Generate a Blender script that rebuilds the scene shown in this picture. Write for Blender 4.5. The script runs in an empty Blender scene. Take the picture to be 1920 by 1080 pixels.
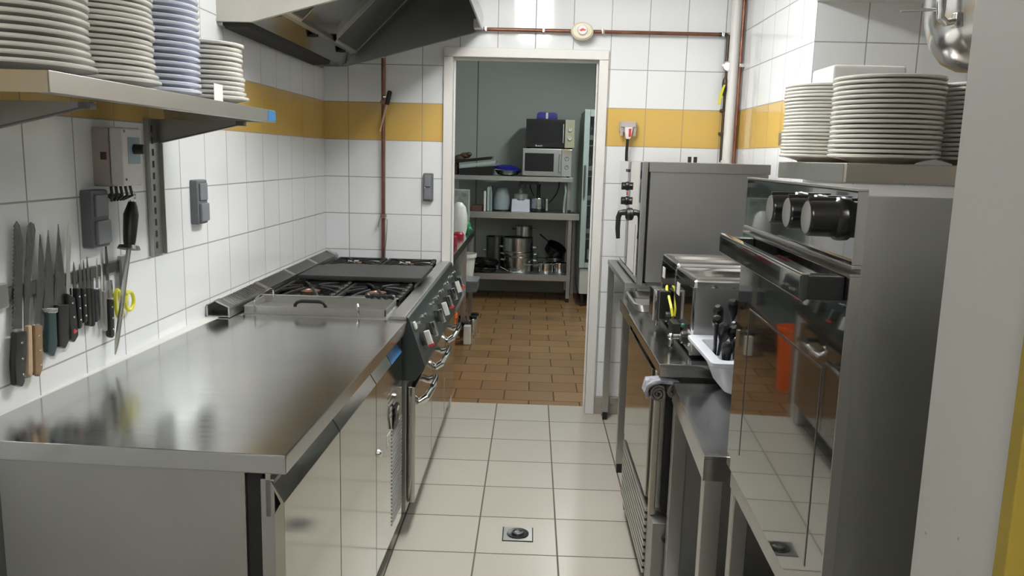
import bpy, bmesh, math, random
from mathutils import Vector, Matrix
random.seed(7)
PI = math.pi
S = bpy.context.scene
C = S.collection
# ------------------------------------------------------------------ camera
cam_d = bpy.data.cameras.new('camera'); cam = bpy.data.objects.new('camera', cam_d); C.objects.link(cam); S.camera = cam
cam_d.sensor_width = 36; cam_d.lens = 1503.4 / 1920 * 36; cam_d.clip_start = 0.05; cam_d.clip_end = 60
p, yw, rl = 0.1623, 0.0221, 0.0261
f = Vector((-math.sin(yw) * math.cos(p), math.cos(yw) * math.cos(p), -math.sin(p)))
rt = f.cross(Vector((0, 0, 1))).normalized(); up = rt.cross(f)
r2 = rt * math.cos(rl) + up * math.sin(rl); u2 = up * math.cos(rl) - rt * math.sin(rl)
cam.matrix_world = Matrix(((r2.x, u2.x, -f.x, 0), (r2.y, u2.y, -f.y, 0), (r2.z, u2.z, -f.z, 1.4301), (0, 0, 0, 1)))
# ------------------------------------------------------------------ world, exposure
w = bpy.data.worlds.new('world'); S.world = w; w.use_nodes = True
w.node_tree.nodes['Background'].inputs[0].default_value = (0.8, 0.85, 0.9, 1)
w.node_tree.nodes['Background'].inputs[1].default_value = 0.05
S.view_settings.view_transform = 'Standard'; S.view_settings.look = 'None'
S.view_settings.gamma = 1; S.view_settings.use_curve_mapping = False
S.view_settings.exposure = 0.0
LAMP_W = 43.0        # emission of the kitchen lamp tubes
PANTRY_W = 110.0
FILL_W = 36.0  # emission of the added fill lamp behind the viewpoint
# ------------------------------------------------------------------ materials
def nt(name):
    m = bpy.data.materials.new(name); m.use_nodes = True
    t = m.node_tree; return m, t, t.nodes['Principled BSDF']
def mathn(t, op, a, b=None, c=None):
    n = t.nodes.new('ShaderNodeMath'); n.operation = op
    for i, v in enumerate((a, b, c)):
        if v is None: continue
        if isinstance(v, (int, float)): n.inputs[i].default_value = v
        else: t.links.new(v, n.inputs[i])
    return n.outputs[0]
def mixc(t, fac, a, b):
    n = t.nodes.new('ShaderNodeMix'); n.data_type = 'RGBA'
    for s, v in ((n.inputs[0], fac), (n.inputs[6], a), (n.inputs[7], b)):
        if isinstance(v, (int, float)): s.default_value = v
        elif isinstance(v, tuple): s.default_value = (*v, 1) if len(v) == 3 else v
        else: t.links.new(v, s)
    return n.outputs[2]
def noise(t, scale, detail=3, vec=None):
    n = t.nodes.new('ShaderNodeTexNoise'); n.inputs['Scale'].default_value = scale; n.inputs['Detail'].default_value = detail
    if vec is not None: t.links.new(vec, n.inputs['Vector'])
    return n.outputs[0]
def geo(t): return t.nodes.new('ShaderNodeNewGeometry').outputs['Position']
def objc(t): return t.nodes.new('ShaderNodeTexCoord').outputs['Object']
def mapping(t, vec, sc):
    n = t.nodes.new('ShaderNodeMapping'); n.inputs['Scale'].default_value = sc; t.links.new(vec, n.inputs[0]); return n.outputs[0]
def bump(t, b, h, strength, dist=0.002):
    n = t.nodes.new('ShaderNodeBump'); n.inputs['Strength'].default_value = strength; n.inputs['Distance'].default_value = dist
    t.links.new(h, n.inputs['Height']); t.links.new(n.outputs[0], b.inputs['Normal'])
def plain(name, col, rough=0.5, metal=0.0, var=0.06, scale=9.0, bmp=0.0, spec=0.5, **kw):
    m, t, b = nt(name)
    c2 = tuple(max(0, c * (1 - 2 * var)) for c in col); c1 = tuple(min(1, c * (1 + var)) for c in col)
    nz = noise(t, scale, 4, objc(t))
    t.links.new(mixc(t, nz, c1, c2), b.inputs['Base Color'])
    b.inputs['Roughness'].default_value = rough; b.inputs['Metallic'].default_value = metal
    b.inputs['Specular IOR Level'].default_value = spec
    if bmp: bump(t, b, noise(t, scale * 12, 4, objc(t)), bmp, 0.001)
    if 'coat' in kw: b.inputs['Coat Weight'].default_value = kw['coat']; b.inputs['Coat Roughness'].default_value = 0.05
    return m
def steel(name, col, rough, axis=(60, 1.5, 60), rv=0.1, bmp=0.02):
    """brushed stainless: streaky roughness and a faint streaky relief"""
    m, t, b = nt(name)
    v = objc(t)
    st = noise(t, 3, 5, mapping(t, v, axis)); sm = noise(t, 4, 3, v)
    t.links.new(mixc(t, sm, tuple(c * 1.06 for c in col), tuple(c * 0.86 for c in col)), b.inputs['Base Color'])
    b.inputs['Metallic'].default_value = 1
    r = mathn(t, 'MULTIPLY_ADD', st, rv, rough - rv * 0.5); r = mathn(t, 'MULTIPLY_ADD', sm, rv * 0.6, r)
    t.links.new(r, b.inputs['Roughness'])
    bump(t, b, st, bmp, 0.001)
    return m
M = {}
M['steel'] = steel('brushed_steel', (.54, .54, .52), .30)
M['steel_top'] = steel('worktop_steel', (.50, .50, .49), .13, (3, 25, 3), .12, .03)
M['steel_door'] = steel('polished_door_steel', (.52, .50, .46), .10, (4, 4, 4), .05, .015)
M['steel_side'] = steel('dull_side_steel', (.44, .44, .43), .38, (50, 50, 1.5))
M['steel_warm'] = steel('worn_warm_steel', (.62, .57, .50), .42)
M['steel_dark'] = steel('dark_steel', (.20, .20, .20), .34)
M['chrome'] = steel('bright_steel', (.80, .80, .79), .08, (4, 4, 4), .05, .01)
M['pot'] = steel('pot_steel', (.62, .62, .61), .17, (2, 2, 60), .1, .02)
M['blade'] = steel('knife_steel', (.26, .265, .27), .25, (20, 20, 2))
M['hood'] = steel('hood_steel', (.34, .35, .35), .28, (3, 3, 3), .1, .02)
M['hood_in'] = steel('hood_inner_steel', (.30, .31, .31), .13, (3, 3, 3), .06, .03)
M['filter'] = steel('filter_steel', (.12, .13, .135), .4)
M['hood_lit'] = plain('hood_steel_lit', (.60, .58, .53), .45, .3)  # hood steel at its near end, falling light put into the paler colour
M['black'] = plain('black_plastic', (.012, .012, .013), .35)
M['black_m'] = plain('black_enamel', (.010, .010, .011), .22)
M['iron'] = plain('cast_iron', (.018, .017, .017), .55, 0, .2, 30, .4)
M['griddle'] = plain('griddle_iron', (.045, .045, .045), .45, .4, .25, 8, .1)
M['brass'] = plain('burner_brass', (.32, .19, .13), .4, .7, .2, 40)
M['panel'] = plain('stove_panel_enamel', (.032, .042, .040), .28, 0, .1)
M['glass_black'] = plain('black_oven_glass', (.006, .006, .006), .02, 0, .02, spec=.9, coat=1.0)
M['dark_window'] = plain('dark_window', (.02, .02, .022), .25, 0, .05, spec=.25)
M['mirror'] = steel('mirror_steel', (.72, .72, .71), .025, (4, 4, 4), .02, .004)
M['white'] = plain('white_plastic', (.72, .71, .69), .4)
M['cream'] = plain('cream_plastic', (.70, .66, .50), .4)
M['grey_box'] = plain('grey_plastic', (.42, .38, .35), .5)
M['switch'] = plain('grey_switch_plastic', (.13, .14, .155), .4)
M['switch2'] = plain('grey_switch_key', (.19, .20, .22), .35)
M['blue_label'] = plain('pale_blue_label', (.32, .44, .52), .5)
M['brown_label'] = plain('brown_label', (.12, .05, .035), .6, 0, .3, 300)
M['porcelain'] = plain('porcelain', (.76, .75, .70), .16, 0, .02, coat=.4)
M['porcelain_b'] = plain('bluish_porcelain', (.68, .71, .82), .2, 0, .02, coat=.3)
M['paint'] = plain('white_paint', (.74, .73, .71), .42, 0, .03, 6, .25)
def worn_paint():
    m, t, b = nt('worn_grey_white_paint'); g_ = geo(t)
    n1 = noise(t, 3, 4, g_); v = t.nodes.new('ShaderNodeTexVoronoi'); v.inputs['Scale'].default_value = 38; t.links.new(g_, v.inputs['Vector'])
    pick = mathn(t, 'GREATER_THAN', noise(t, 9, 2, g_), .60)
    spot = mathn(t, 'MULTIPLY', mathn(t, 'LESS_THAN', v.outputs['Distance'], .075), pick)
    c = mixc(t, n1, (.50, .50, .475), (.44, .44, .42)); t.links.new(mixc(t, mathn(t, 'MULTIPLY', spot, .55), c, (.20, .19, .17)), b.inputs['Base Color'])
    b.inputs['Roughness'].default_value = .6
    bump(t, b, mathn(t, 'SUBTRACT', mathn(t, 'MULTIPLY', noise(t, 60, 5, g_), .3), mathn(t, 'MULTIPLY', spot, 1.5)), .5, .0012); return m
M['reveal'] = worn_paint()
M['yellow_paint'] = plain('yellow_paint', (.33, .24, .03), .45, 0, .1)
M['ceiling'] = plain('ceiling_paint', (.75, .75, .73), .8)
M['pantry_wall'] = plain('pantry_panel', (.40, .44, .42), .5, 0, .04, 2)
M['plaster'] = plain('plain_plaster', (.45, .44, .42), .7)
M['tan'] = plain('tan_skirting', (.36, .32, .27), .35)
M['copper'] = plain('old_copper', (.26, .115, .075), .38, .7, .4, 14)
M['copper_dark'] = plain('tarnished_copper', (.085, .06, .045), .45, .6, .3, 30)
M['yellow'] = plain('yellow_plastic', (.72, .70, .05), .35)
M['red'] = plain('red_plastic', (.62, .03, .03), .4)
M['darkred'] = plain('dark_red_plastic', (.35, .01, .03), .4)
M['orange'] = plain('orange_plastic', (.95, .16, .03), .45)
M['blue'] = plain('blue_plastic', (.008, .012, .24), .4)
M['film'] = plain('blue_film', (.05, .22, .50), .25, .3)
M['green'] = plain('green_plastic', (.02, .22, .08), .5)
M['darkgreen'] = plain('dark_green_handle', (.02, .05, .05), .35)
M['wood'] = plain('knife_wood', (.26, .16, .08), .6, 0, .25, 40)
M['wood2'] = plain('pale_wood', (.48, .36, .24), .6, 0, .15, 40)
M['bin'] = plain('pale_bin_plastic', (.68, .71, .78), .4)
M['cloth'] = plain('grey_cloth', (.22, .21, .19), .95, 0, .3, 90, .6)
M['cloth_w'] = plain('white_blue_cloth', (.50, .50, .56), .95, 0, .5, 45, .8)
M['rubber'] = plain('black_rubber', (.015, .015, .015), .7)
M['brownbox'] = plain('printed_carton', (.35, .38, .35), .6, 0, .5, 18)
M['greyp'] = plain('grey_blue_plastic', (.30, .36, .37), .5)
M['bean'] = plain('beige_enamel', (.50, .49, .34), .4)
M['fridge'] = plain('fridge_enamel', (.40, .47, .46), .4)
M['fridge_w'] = plain('fridge_white', (.56, .56, .52), .45)
M['bottle'] = plain('dark_bottle', (.05, .07, .06), .15)
def glass(name, col, rough=.02, alpha=.35):
    m, t, b = nt(name); b.inputs['Base Color'].default_value = (*col, 1); b.inputs['Roughness'].default_value = rough
    b.inputs['Alpha'].default_value = alpha; b.inputs['Specular IOR Level'].default_value = .8; return m
M['glass'] = glass('door_glass', (.02, .03, .03), .03, .3)
M['clear'] = glass('clear_plastic', (.6, .62, .6), .1, .35)
def emit(name, col, s):
    m, t, b = nt(name); b.inputs['Base Color'].default_value = (.9, .9, .9, 1)
    b.inputs['Emission Color'].default_value = (*col, 1); b.inputs['Emission Strength'].default_value = s; return m
M['lamp'] = emit('lamp_tube', (1.0, .99, .965), LAMP_W)
M['lamp_fill'] = emit('fill_lamp_tube', (1.0, .99, .96), FILL_W)
M['lamp_p'] = emit('pantry_lamp_tube', (.93, 1.0, .97), PANTRY_W)

def grid_lines(t, u, v, su, sv, ou, ov, half, shift=0.0):
    """distance mask of a tile grid: returns (grout factor, random per tile)"""
    vv = mathn(t, 'DIVIDE', mathn(t, 'SUBTRACT', v, ov), sv)
    row = mathn(t, 'FLOOR', vv)
    uu = mathn(t, 'DIVIDE', mathn(t, 'SUBTRACT', u, ou), su)
    if shift: uu = mathn(t, 'ADD', uu, mathn(t, 'MULTIPLY', row, shift))
    col = mathn(t, 'FLOOR', uu)
    du = mathn(t, 'MULTIPLY', mathn(t, 'SUBTRACT', 0.5, mathn(t, 'ABSOLUTE', mathn(t, 'SUBTRACT', mathn(t, 'FRACT', uu), 0.5))), su)
    dv = mathn(t, 'MULTIPLY', mathn(t, 'SUBTRACT', 0.5, mathn(t, 'ABSOLUTE', mathn(t, 'SUBTRACT', mathn(t, 'FRACT', vv), 0.5))), sv)
    d = mathn(t, 'MINIMUM', du, dv)
    mr = t.nodes.new('ShaderNodeMapRange'); mr.interpolation_type = 'SMOOTHSTEP'
    t.links.new(d, mr.inputs[0]); mr.inputs[1].default_value = half * 0.7; mr.inputs[2].default_value = half * 1.5
    mr.inputs[3].default_value = 1; mr.inputs[4].default_value = 0
    wn = t.nodes.new('ShaderNodeTexWhiteNoise'); wn.noise_dimensions = '2D'
    cb = t.nodes.new('ShaderNodeCombineXYZ'); t.links.new(col, cb.inputs[0]); t.links.new(row, cb.inputs[1]); t.links.new(cb.outputs[0], wn.inputs[0])
    return mr.outputs[0], wn.outputs[0]
def sep(t):
    n = t.nodes.new('ShaderNodeSeparateXYZ'); t.links.new(geo(t), n.inputs[0]); return n.outputs
def wall_tile(name, off):
    m, t, b = nt(name); s = sep(t); z = s[2]
    ns = t.nodes.new('ShaderNodeSeparateXYZ'); t.links.new(t.nodes.new('ShaderNodeNewGeometry').outputs['True Normal'], ns.inputs[0])
    side = mathn(t, 'GREATER_THAN', mathn(t, 'ABSOLUTE', ns.outputs[0]), .5)     # faces turned along the room count tiles along y
    ux = mathn(t, 'SUBTRACT', s[0], off); uy = mathn(t, 'SUBTRACT', s[1], 4.4069)
    u = mathn(t, 'ADD', mathn(t, 'MULTIPLY', side, uy), mathn(t, 'MULTIPLY', mathn(t, 'SUBTRACT', 1, side), ux))
    g, rnd = grid_lines(t, u, z, .2, .2, 0.0, 1.7004, .0020)
    band = mathn(t, 'MULTIPLY', mathn(t, 'GREATER_THAN', z, 1.5004), mathn(t, 'LESS_THAN', z, 1.7004))
    white = mixc(t, rnd, (.76, .785, .80), (.80, .82, .835)); yel = mixc(t, rnd, (.60, .40, .11), (.64, .43, .125))
    grt = mixc(t, band, (.33, .32, .31), (.36, .27, .16))
    c = mixc(t, band, white, yel); c = mixc(t, g, c, grt)
    t.links.new(c, b.inputs['Base Color'])
    t.links.new(mathn(t, 'MULTIPLY_ADD', g, .5, .09), b.inputs['Roughness'])
    h = mathn(t, 'SUBTRACT', mathn(t, 'MULTIPLY', noise(t, 5, 2, geo(t)), .5), g)
    bump(t, b, h, .35, .0016); return m
M['tile_x'] = wall_tile('wall_tile_across', .3935)
M['tile_y'] = wall_tile('wall_tile_along', .3935)
M['tile_b'] = wall_tile('wall_tile_corner', 1.075)
def floor_tile():
    m, t, b = nt('cream_floor_tile'); s = sep(t)
    g, rnd = grid_lines(t, s[0], s[1], .3005, .3005, -.4711, 4.2312, .0028)
    n1 = noise(t, 3, 4, geo(t))
    c = mixc(t, rnd, (.50, .475, .41), (.55, .52, .455)); c = mixc(t, mathn(t, 'MULTIPLY', n1, .35), c, (.42, .39, .33))
    c = mixc(t, g, c, (.12, .095, .07)); t.links.new(c, b.inputs['Base Color'])
    t.links.new(mathn(t, 'MULTIPLY_ADD', g, .4, .30), b.inputs['Roughness'])
    bump(t, b, mathn(t, 'SUBTRACT', mathn(t, 'MULTIPLY', noise(t, 40, 3, geo(t)), .15), g), .4, .0015); return m
M['floor'] = floor_tile()
def brown_tile():
    m, t, b = nt('brown_quarry_tile'); s = sep(t)
    g, rnd = grid_lines(t, s[0], s[1], .3, .2, .165, 4.608, .0035, .5)
    n1 = noise(t, 2.2, 4, geo(t)); n2 = noise(t, 14, 4, geo(t))
    c = mixc(t, rnd, (.22, .12, .047), (.32, .18, .075)); c = mixc(t, mathn(t, 'MULTIPLY', n2, .5), c, (.20, .11, .045))
    mr = t.nodes.new('ShaderNodeMapRange'); t.links.new(n1, mr.inputs[0]); mr.inputs[1].default_value = .58; mr.inputs[2].default_value = .72
    c = mixc(t, mathn(t, 'MULTIPLY', mr.outputs[0], .6), c, (.09, .06, .035))
    c = mixc(t, g, c, (.045, .028, .016)); t.links.new(c, b.inputs['Base Color'])
    t.links.new(mathn(t, 'MULTIPLY_ADD', g, .4, .38), b.inputs['Roughness'])
    bump(t, b, mathn(t, 'SUBTRACT', mathn(t, 'MULTIPLY', n2, .3), g), .4, .002); return m
M['brown'] = brown_tile()
def pantry_panel_mat():
    m, t, b = nt('pantry_back_panel'); s = sep(t)
    a = mathn(t, 'ABSOLUTE', mathn(t, 'SUBTRACT', s[0], -.595)); c_ = mathn(t, 'ABSOLUTE', mathn(t, 'SUBTRACT', s[0], .62))
    ln = mathn(t, 'LESS_THAN', mathn(t, 'MINIMUM', a, c_), .006)
    n1 = noise(t, 1.2, 3, geo(t))
    c = mixc(t, n1, (.40, .44, .42), (.44, .46, .43)); t.links.new(mixc(t, ln, c, (.12, .13, .12)), b.inputs['Base Color'])
    b.inputs['Roughness'].default_value = .45; return m
M['pantry_back'] = pantry_panel_mat()

# ------------------------------------------------------------------ mesh helpers
class MB:
    def __init__(s): s.bm = bmesh.new()
    def _bev(s, geom_faces, bev, seg=2):
        es = list({e for f_ in geom_faces for e in f_.edges})
        bmesh.ops.bevel(s.bm, geom=es, offset=bev, segments=seg, profile=.5, affect='EDGES', clamp_overlap=True)
    def box(s, x0, x1, y0, y1, z0, z1, bev=0.0, mat=None):
        vs = [s.bm.verts.new(v) for v in ((x0, y0, z0), (x1, y0, z0), (x1, y1, z0), (x0, y1, z0), (x0, y0, z1), (x1, y0, z1), (x1, y1, z1), (x0, y1, z1))]
        if mat is not None:
            for v in vs: v.co = mat @ v.co
        fs = [s.bm.faces.new([vs[i] for i in q]) for q in ((3, 2, 1, 0), (4, 5, 6, 7), (0, 1, 5, 4), (1, 2, 6, 5), (2, 3, 7, 6), (3, 0, 4, 7))]
        if bev: s._bev(fs, bev)
        return s
    def prism(s, poly, axis, a0, a1, bev=0.0, mat=None):
        """poly in the two other axes (order x,y,z minus axis), extruded a0..a1"""
        def pt(q, a):
            if axis == 'x': return Vector((a, q[0], q[1]))
            if axis == 'y': return Vector((q[0], a, q[1]))
            return Vector((q[0], q[1], a))
        A = [s.bm.verts.new(pt(q, a0)) for q in poly]; B = [s.bm.verts.new(pt(q, a1)) for q in poly]
        if mat is not None:
            for v in A + B: v.co = mat @ v.co
        n = len(poly); fs = [s.bm.faces.new(A), s.bm.faces.new(B[::-1])]
        for i in range(n): fs.append(s.bm.faces.new((A[(i + 1) % n], A[i], B[i], B[(i + 1) % n])))
        if bev: s._bev(fs, bev, 2)
        return s
    def tube(s, pts, r, seg=10, closed=False, smooth=True):
        P = [Vector(q) for q in pts]; n = len(P); rad = r if isinstance(r, (list, tuple)) else [r] * n
        rings = []; prev = None
        for i, q in enumerate(P):
            if closed: t = (P[(i + 1) % n] - P[i - 1]).normalized()
            elif i == 0: t = (P[1] - P[0]).normalized()
            elif i == n - 1: t = (P[-1] - P[-2]).normalized()
            else: t = ((P[i + 1] - q).normalized() + (q - P[i - 1]).normalized()).normalized()
            if prev is None:
                a = Vector((0, 0, 1)) if abs(t.z) < .9 else Vector((1, 0, 0)); a = (a - t * a.dot(t)).normalized()
            else: a = (prev - t * prev.dot(t)).normalized()
            prev = a; b = t.cross(a)
            rings.append([s.bm.verts.new(q + (a * math.cos(2 * PI * k / seg) + b * math.sin(2 * PI * k / seg)) * rad[i]) for k in range(seg)])
        m = n if closed else n - 1
        for i in range(m):
            A, B = rings[i], rings[(i + 1) % n]
            for k in range(seg): s.bm.faces.new((A[k], A[(k + 1) % seg], B[(k + 1) % seg], B[k]))
        if not closed: s.bm.faces.new(rings[0][::-1]); s.bm.faces.new(rings[-1])
        return s
    def cyl(s, a, b, r, seg=20): return s.tube([a, b], r, seg)
    def lathe(s, c, prof, seg=32, axis='z', mat=None):
        rings = []
        for (r, h) in prof:
            if r < 1e-5:
                v = [s.bm.verts.new((0, 0, h))]
            else: v = [s.bm.verts.new((r * math.cos(2 * PI * k / seg), r * math.sin(2 * PI * k / seg), h)) for k in range(seg)]
            rings.append(v)
        for A, B in zip(rings, rings[1:]):
            for k in range(seg):
                q = [A[k % len(A)], A[(k + 1) % len(A)], B[(k + 1) % len(B)], B[k % len(B)]]
                u = []; [u.append(x) for x in q if x not in u]
                if len(u) > 2:
                    try: s.bm.faces.new(u)
                    except ValueError: pass
        R_ = {'z': Matrix.Identity(4), 'x': Matrix.Rotation(PI / 2, 4, 'Y'), 'y': Matrix.Rotation(-PI / 2, 4, 'X'), '-x': Matrix.Rotation(-PI / 2, 4, 'Y'), '-y': Matrix.Rotation(PI / 2, 4, 'X')}[axis]
        T = Matrix.Translation(c) @ (mat or Matrix.Identity(4)) @ R_
        for rg in rings:
            for v in rg: v.co = T @ v.co
        return s
    def ball(s, c, r, sc=(1, 1, 1), seg=16, mat=None):
        T = Matrix.Translation(c) @ (mat or Matrix.Identity(4)) @ Matrix.Diagonal((*[r * k for k in sc], 1))
        bmesh.ops.create_uvsphere(s.bm, u_segments=seg, v_segments=seg // 2 + 2, radius=1, matrix=T); return s
def arc(c, r, a0, a1, n, plane='xz'):
    out = []
    for i in range(n + 1):
        a = a0 + (a1 - a0) * i / n; x, y = r * math.cos(a), r * math.sin(a)
        out.append((c[0] + x, c[1], c[2] + y) if plane == 'xz' else (c[0], c[1] + x, c[2] + y) if plane == 'yz' else (c[0] + x, c[1] + y, c[2]))
    return out
def wl(o):
    v = Vector((0, 0, 0))
    while o is not None: v += o.location; o = o.parent
    return v
def obj(name, mb, mat, parent=None, local=False, ang=35, origin=None):
    """link a mesh; vertices are given in world space (local=True: in the parent's space)"""
    bm = mb.bm; bmesh.ops.recalc_face_normals(bm, faces=bm.faces)
    for e in bm.edges: e.smooth = len(e.link_faces) == 2 and e.calc_face_angle(0) < math.radians(ang)
    for f_ in bm.faces: f_.smooth = True
    me = bpy.data.meshes.new(name); loc = Vector((0, 0, 0))
    if parent is None:
        xs = [v.co for v in bm.verts]
        if origin is None: origin = ((min(v.x for v in xs) + max(v.x for v in xs)) / 2, (min(v.y for v in xs) + max(v.y for v in xs)) / 2, min(v.z for v in xs))
        loc = Vector(origin); bmesh.ops.translate(bm, verts=bm.verts, vec=-loc)
    elif not local: bmesh.ops.translate(bm, verts=bm.verts, vec=-wl(parent))
    bm.to_mesh(me); bm.free()
    o = bpy.data.objects.new(name, me); C.objects.link(o)
    if len(me.polygons) < 1500: wn_ = o.modifiers.new('weighted', 'WEIGHTED_NORMAL'); wn_.keep_sharp = True; wn_.weight = 100
    me.materials.append(M[mat] if isinstance(mat, str) else mat)
    o.location = loc
    if parent is not None: o.parent = parent
    return o
def thing(name, label, cat, loc=(0, 0, 0), rz=0.0, group=None):
    o = bpy.data.objects.new(name, None); o.empty_display_size = .05; C.objects.link(o); o.location = loc; o.rotation_euler = (0, 0, rz)
    o['label'] = label; o['category'] = cat
    if group: o['group'] = group
    return o
def tag(o, label, cat, group=None):
    o['label'] = label; o['category'] = cat
    if group: o['group'] = group
    return o
def struct(name, mb, mat):
    o = obj(name, mb, mat); o['kind'] = 'structure'; return o
def copy_tree(o, parent=None):
    c = o.copy(); C.objects.link(c)
    if parent is not None: c.parent = parent
    for ch in list(o.children): copy_tree(ch, c)
    return c

# ------------------------------------------------------------------ setting
YB = 4.407
struct('floor', MB().box(-1.3, 2.0, -1.6, 4.53, -.06, 0), 'floor')
struct('floor', MB().box(-1.3, 1.4, 4.53, 8.62, -.06, 0), 'brown')
struct('wall_left', MB().prism([(-1.168, -1.6), (-1.138, YB), (-1.3, YB), (-1.3, -1.6)], 'z', 0, 2.5), 'tile_y')
wb = MB()
wb.box(-1.3, -.445, YB, 4.53, 0, 2.5); wb.box(.337, 2.0, YB, 4.53, 0, 2.5); wb.box(-.445, .337, YB, 4.53, 1.99, 2.5)
struct('wall_back', wb, 'tile_x')
struct('wall_right', MB().box(1.075, 2.0, 3.25, YB, 0, 2.5), 'tile_b')   # boxed-in corner facing the camera
struct('wall_right', MB().box(1.9, 2.0, .78, 3.25, 0, 2.5), 'tile_y')
struct('ceiling', MB().box(-1.3, 2.0, -1.6, 4.53, 2.5, 2.58), 'ceiling')
struct('ceiling', MB().box(1.068, 1.9, .78, 3.25, 2.05, 2.5), 'paint')       # dropped soffit over the recess
struct('wall_front', MB().box(-1.3, 2.0, -1.7, -1.6, 0, 2.5), 'plaster')
struct('wall_right', MB().box(1.2, 1.3, -1.6, .64, 0, 2.5), 'plaster')
pj = MB().box(.40, 2.0, .640, .78, 0, 2.5, .004)
struct('wall_right', pj, 'reveal')
struct('trim_1', MB().box(.396, .425, .622, .6395, 0, 2.5, .003), 'yellow_paint')
struct('trim_2', MB().box(.426, 1.2, .632, .6395, 0, 2.5), 'yellow_paint')
# pantry shell
struct('wall_left', MB().box(-1.3, -1.2, 4.53, 8.62, 0, 2.45), 'pantry_wall')
struct('wall_right', MB().box(1.25, 1.4, 4.53, 8.62, 0, 2.45), 'pantry_wall')
struct('wall_back', MB().box(-1.2, 1.25, 8.52, 8.62, 0, 2.45), 'pantry_back')
struct('ceiling', MB().box(-1.3, 1.4, 4.53, 8.62, 2.45, 2.5), 'ceiling')
# door frame
df = MB()
for a, b in ((-.491, -.442), (.334, .384)):
    df.box(a, b, 4.385, 4.56, 0, 1.9465, .004)
df.box(-.491, .384, 4.385, 4.56, 1.947, 1.997, .004)
df.box(-.441, -.432, 4.44, 4.46, 0, 1.934); df.box(-.441, .333, 4.44, 4.46, 1.935, 1.946); df.box(.325, .333, 4.44, 4.46, 0, 1.934)
struct('door_1', df, 'paint')
struct('baseboard_back', MB().box(.384, 1.075, 4.397, 4.407, 0, .098, .002), 'tan')
struct('trim_3', MB().prism([(-1.166, 1.4), (-1.096, 2.83), (-1.145, 2.83), (-1.166, 2.8)], 'z', .8, .842), 'paint')

# ------------------------------------------------------------------ lamps
lt = thing('ceiling_lamp', 'twin tube ceiling lamp hanging over the kitchen aisle', 'lamp', (-.02, 2.9, 2.42))
obj('housing', MB().box(-.14, .10, 2.12, 3.68, 2.40, 2.5, .006), 'white', lt)
for x in (-.09, .05): obj('tube', MB().box(x - .04, x + .04, 2.15, 3.65, 2.355, 2.399, .012), 'lamp', lt)
ln_ = thing('ceiling_lamp', 'added fill lamp behind the viewpoint, brightening the near side', 'lamp', (.1, -.75, 2.42))  # unseen fill added to lift the near shade, no known fixture
obj('housing', MB().box(-.02, .22, -1.30, -.10, 2.43, 2.5, .006), 'white', ln_)
for x in (.04, .16): obj('tube', MB().box(x - .035, x + .035, -1.27, -.13, 2.385, 2.429, .012), 'lamp_fill', ln_)
lp = thing('ceiling_lamp', 'tube lamp on the back room ceiling', 'lamp', (.5, 6.4, 2.45))
obj('housing', MB().box(.42, .58, 5.9, 6.9, 2.41, 2.45, .005), 'white', lp)
obj('tube', MB().box(.46, .54, 5.92, 6.88, 2.375, 2.409, .012), 'lamp_p', lp)
# ------------------------------------------------------------------ left: refrigerated worktop
rf = thing('refrigerated_counter', 'long stainless undercounter fridge with steel worktop, left foreground', 'fridge', (-.478, 1.49, 0), math.radians(-1.35))
mb = MB().prism([(-.685, .012), (.010, -.004), (.012, 1.315), (-.650, 1.315)], 'z', .80, .84, .003)
obj('worktop', mb, 'steel_top', rf, True)
mb = MB().box(-.64, -.045, .06, 1.30, .10, .799); mb.box(-.60, -.06, .06, 1.30, .0, .10)
obj('body', mb, 'steel_dark', rf, True)
obj('side_panel', MB().box(-.60, -.085, .028, .058, .03, .797, .003), 'steel_side', rf, True)
obj('gap_shade', MB().box(-.084, -.052, .036, .058, .03, .796), 'rubber', rf, True)  # black strip filling the open gap, its shade given as colour
obj('corner_post', MB().box(-.051, -.022, .020, .060, .03, .780, .002), 'steel_side', rf, True)
obj('fascia', MB().box(-.040, -.030, .02, 1.30, .70, .799), 'steel_door', rf, True)
prof = [(-.021, .11), (0, .11), (0, .735), (-.026, .778), (-.029, .776), (-.006, .733), (-.021, .71)]
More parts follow.
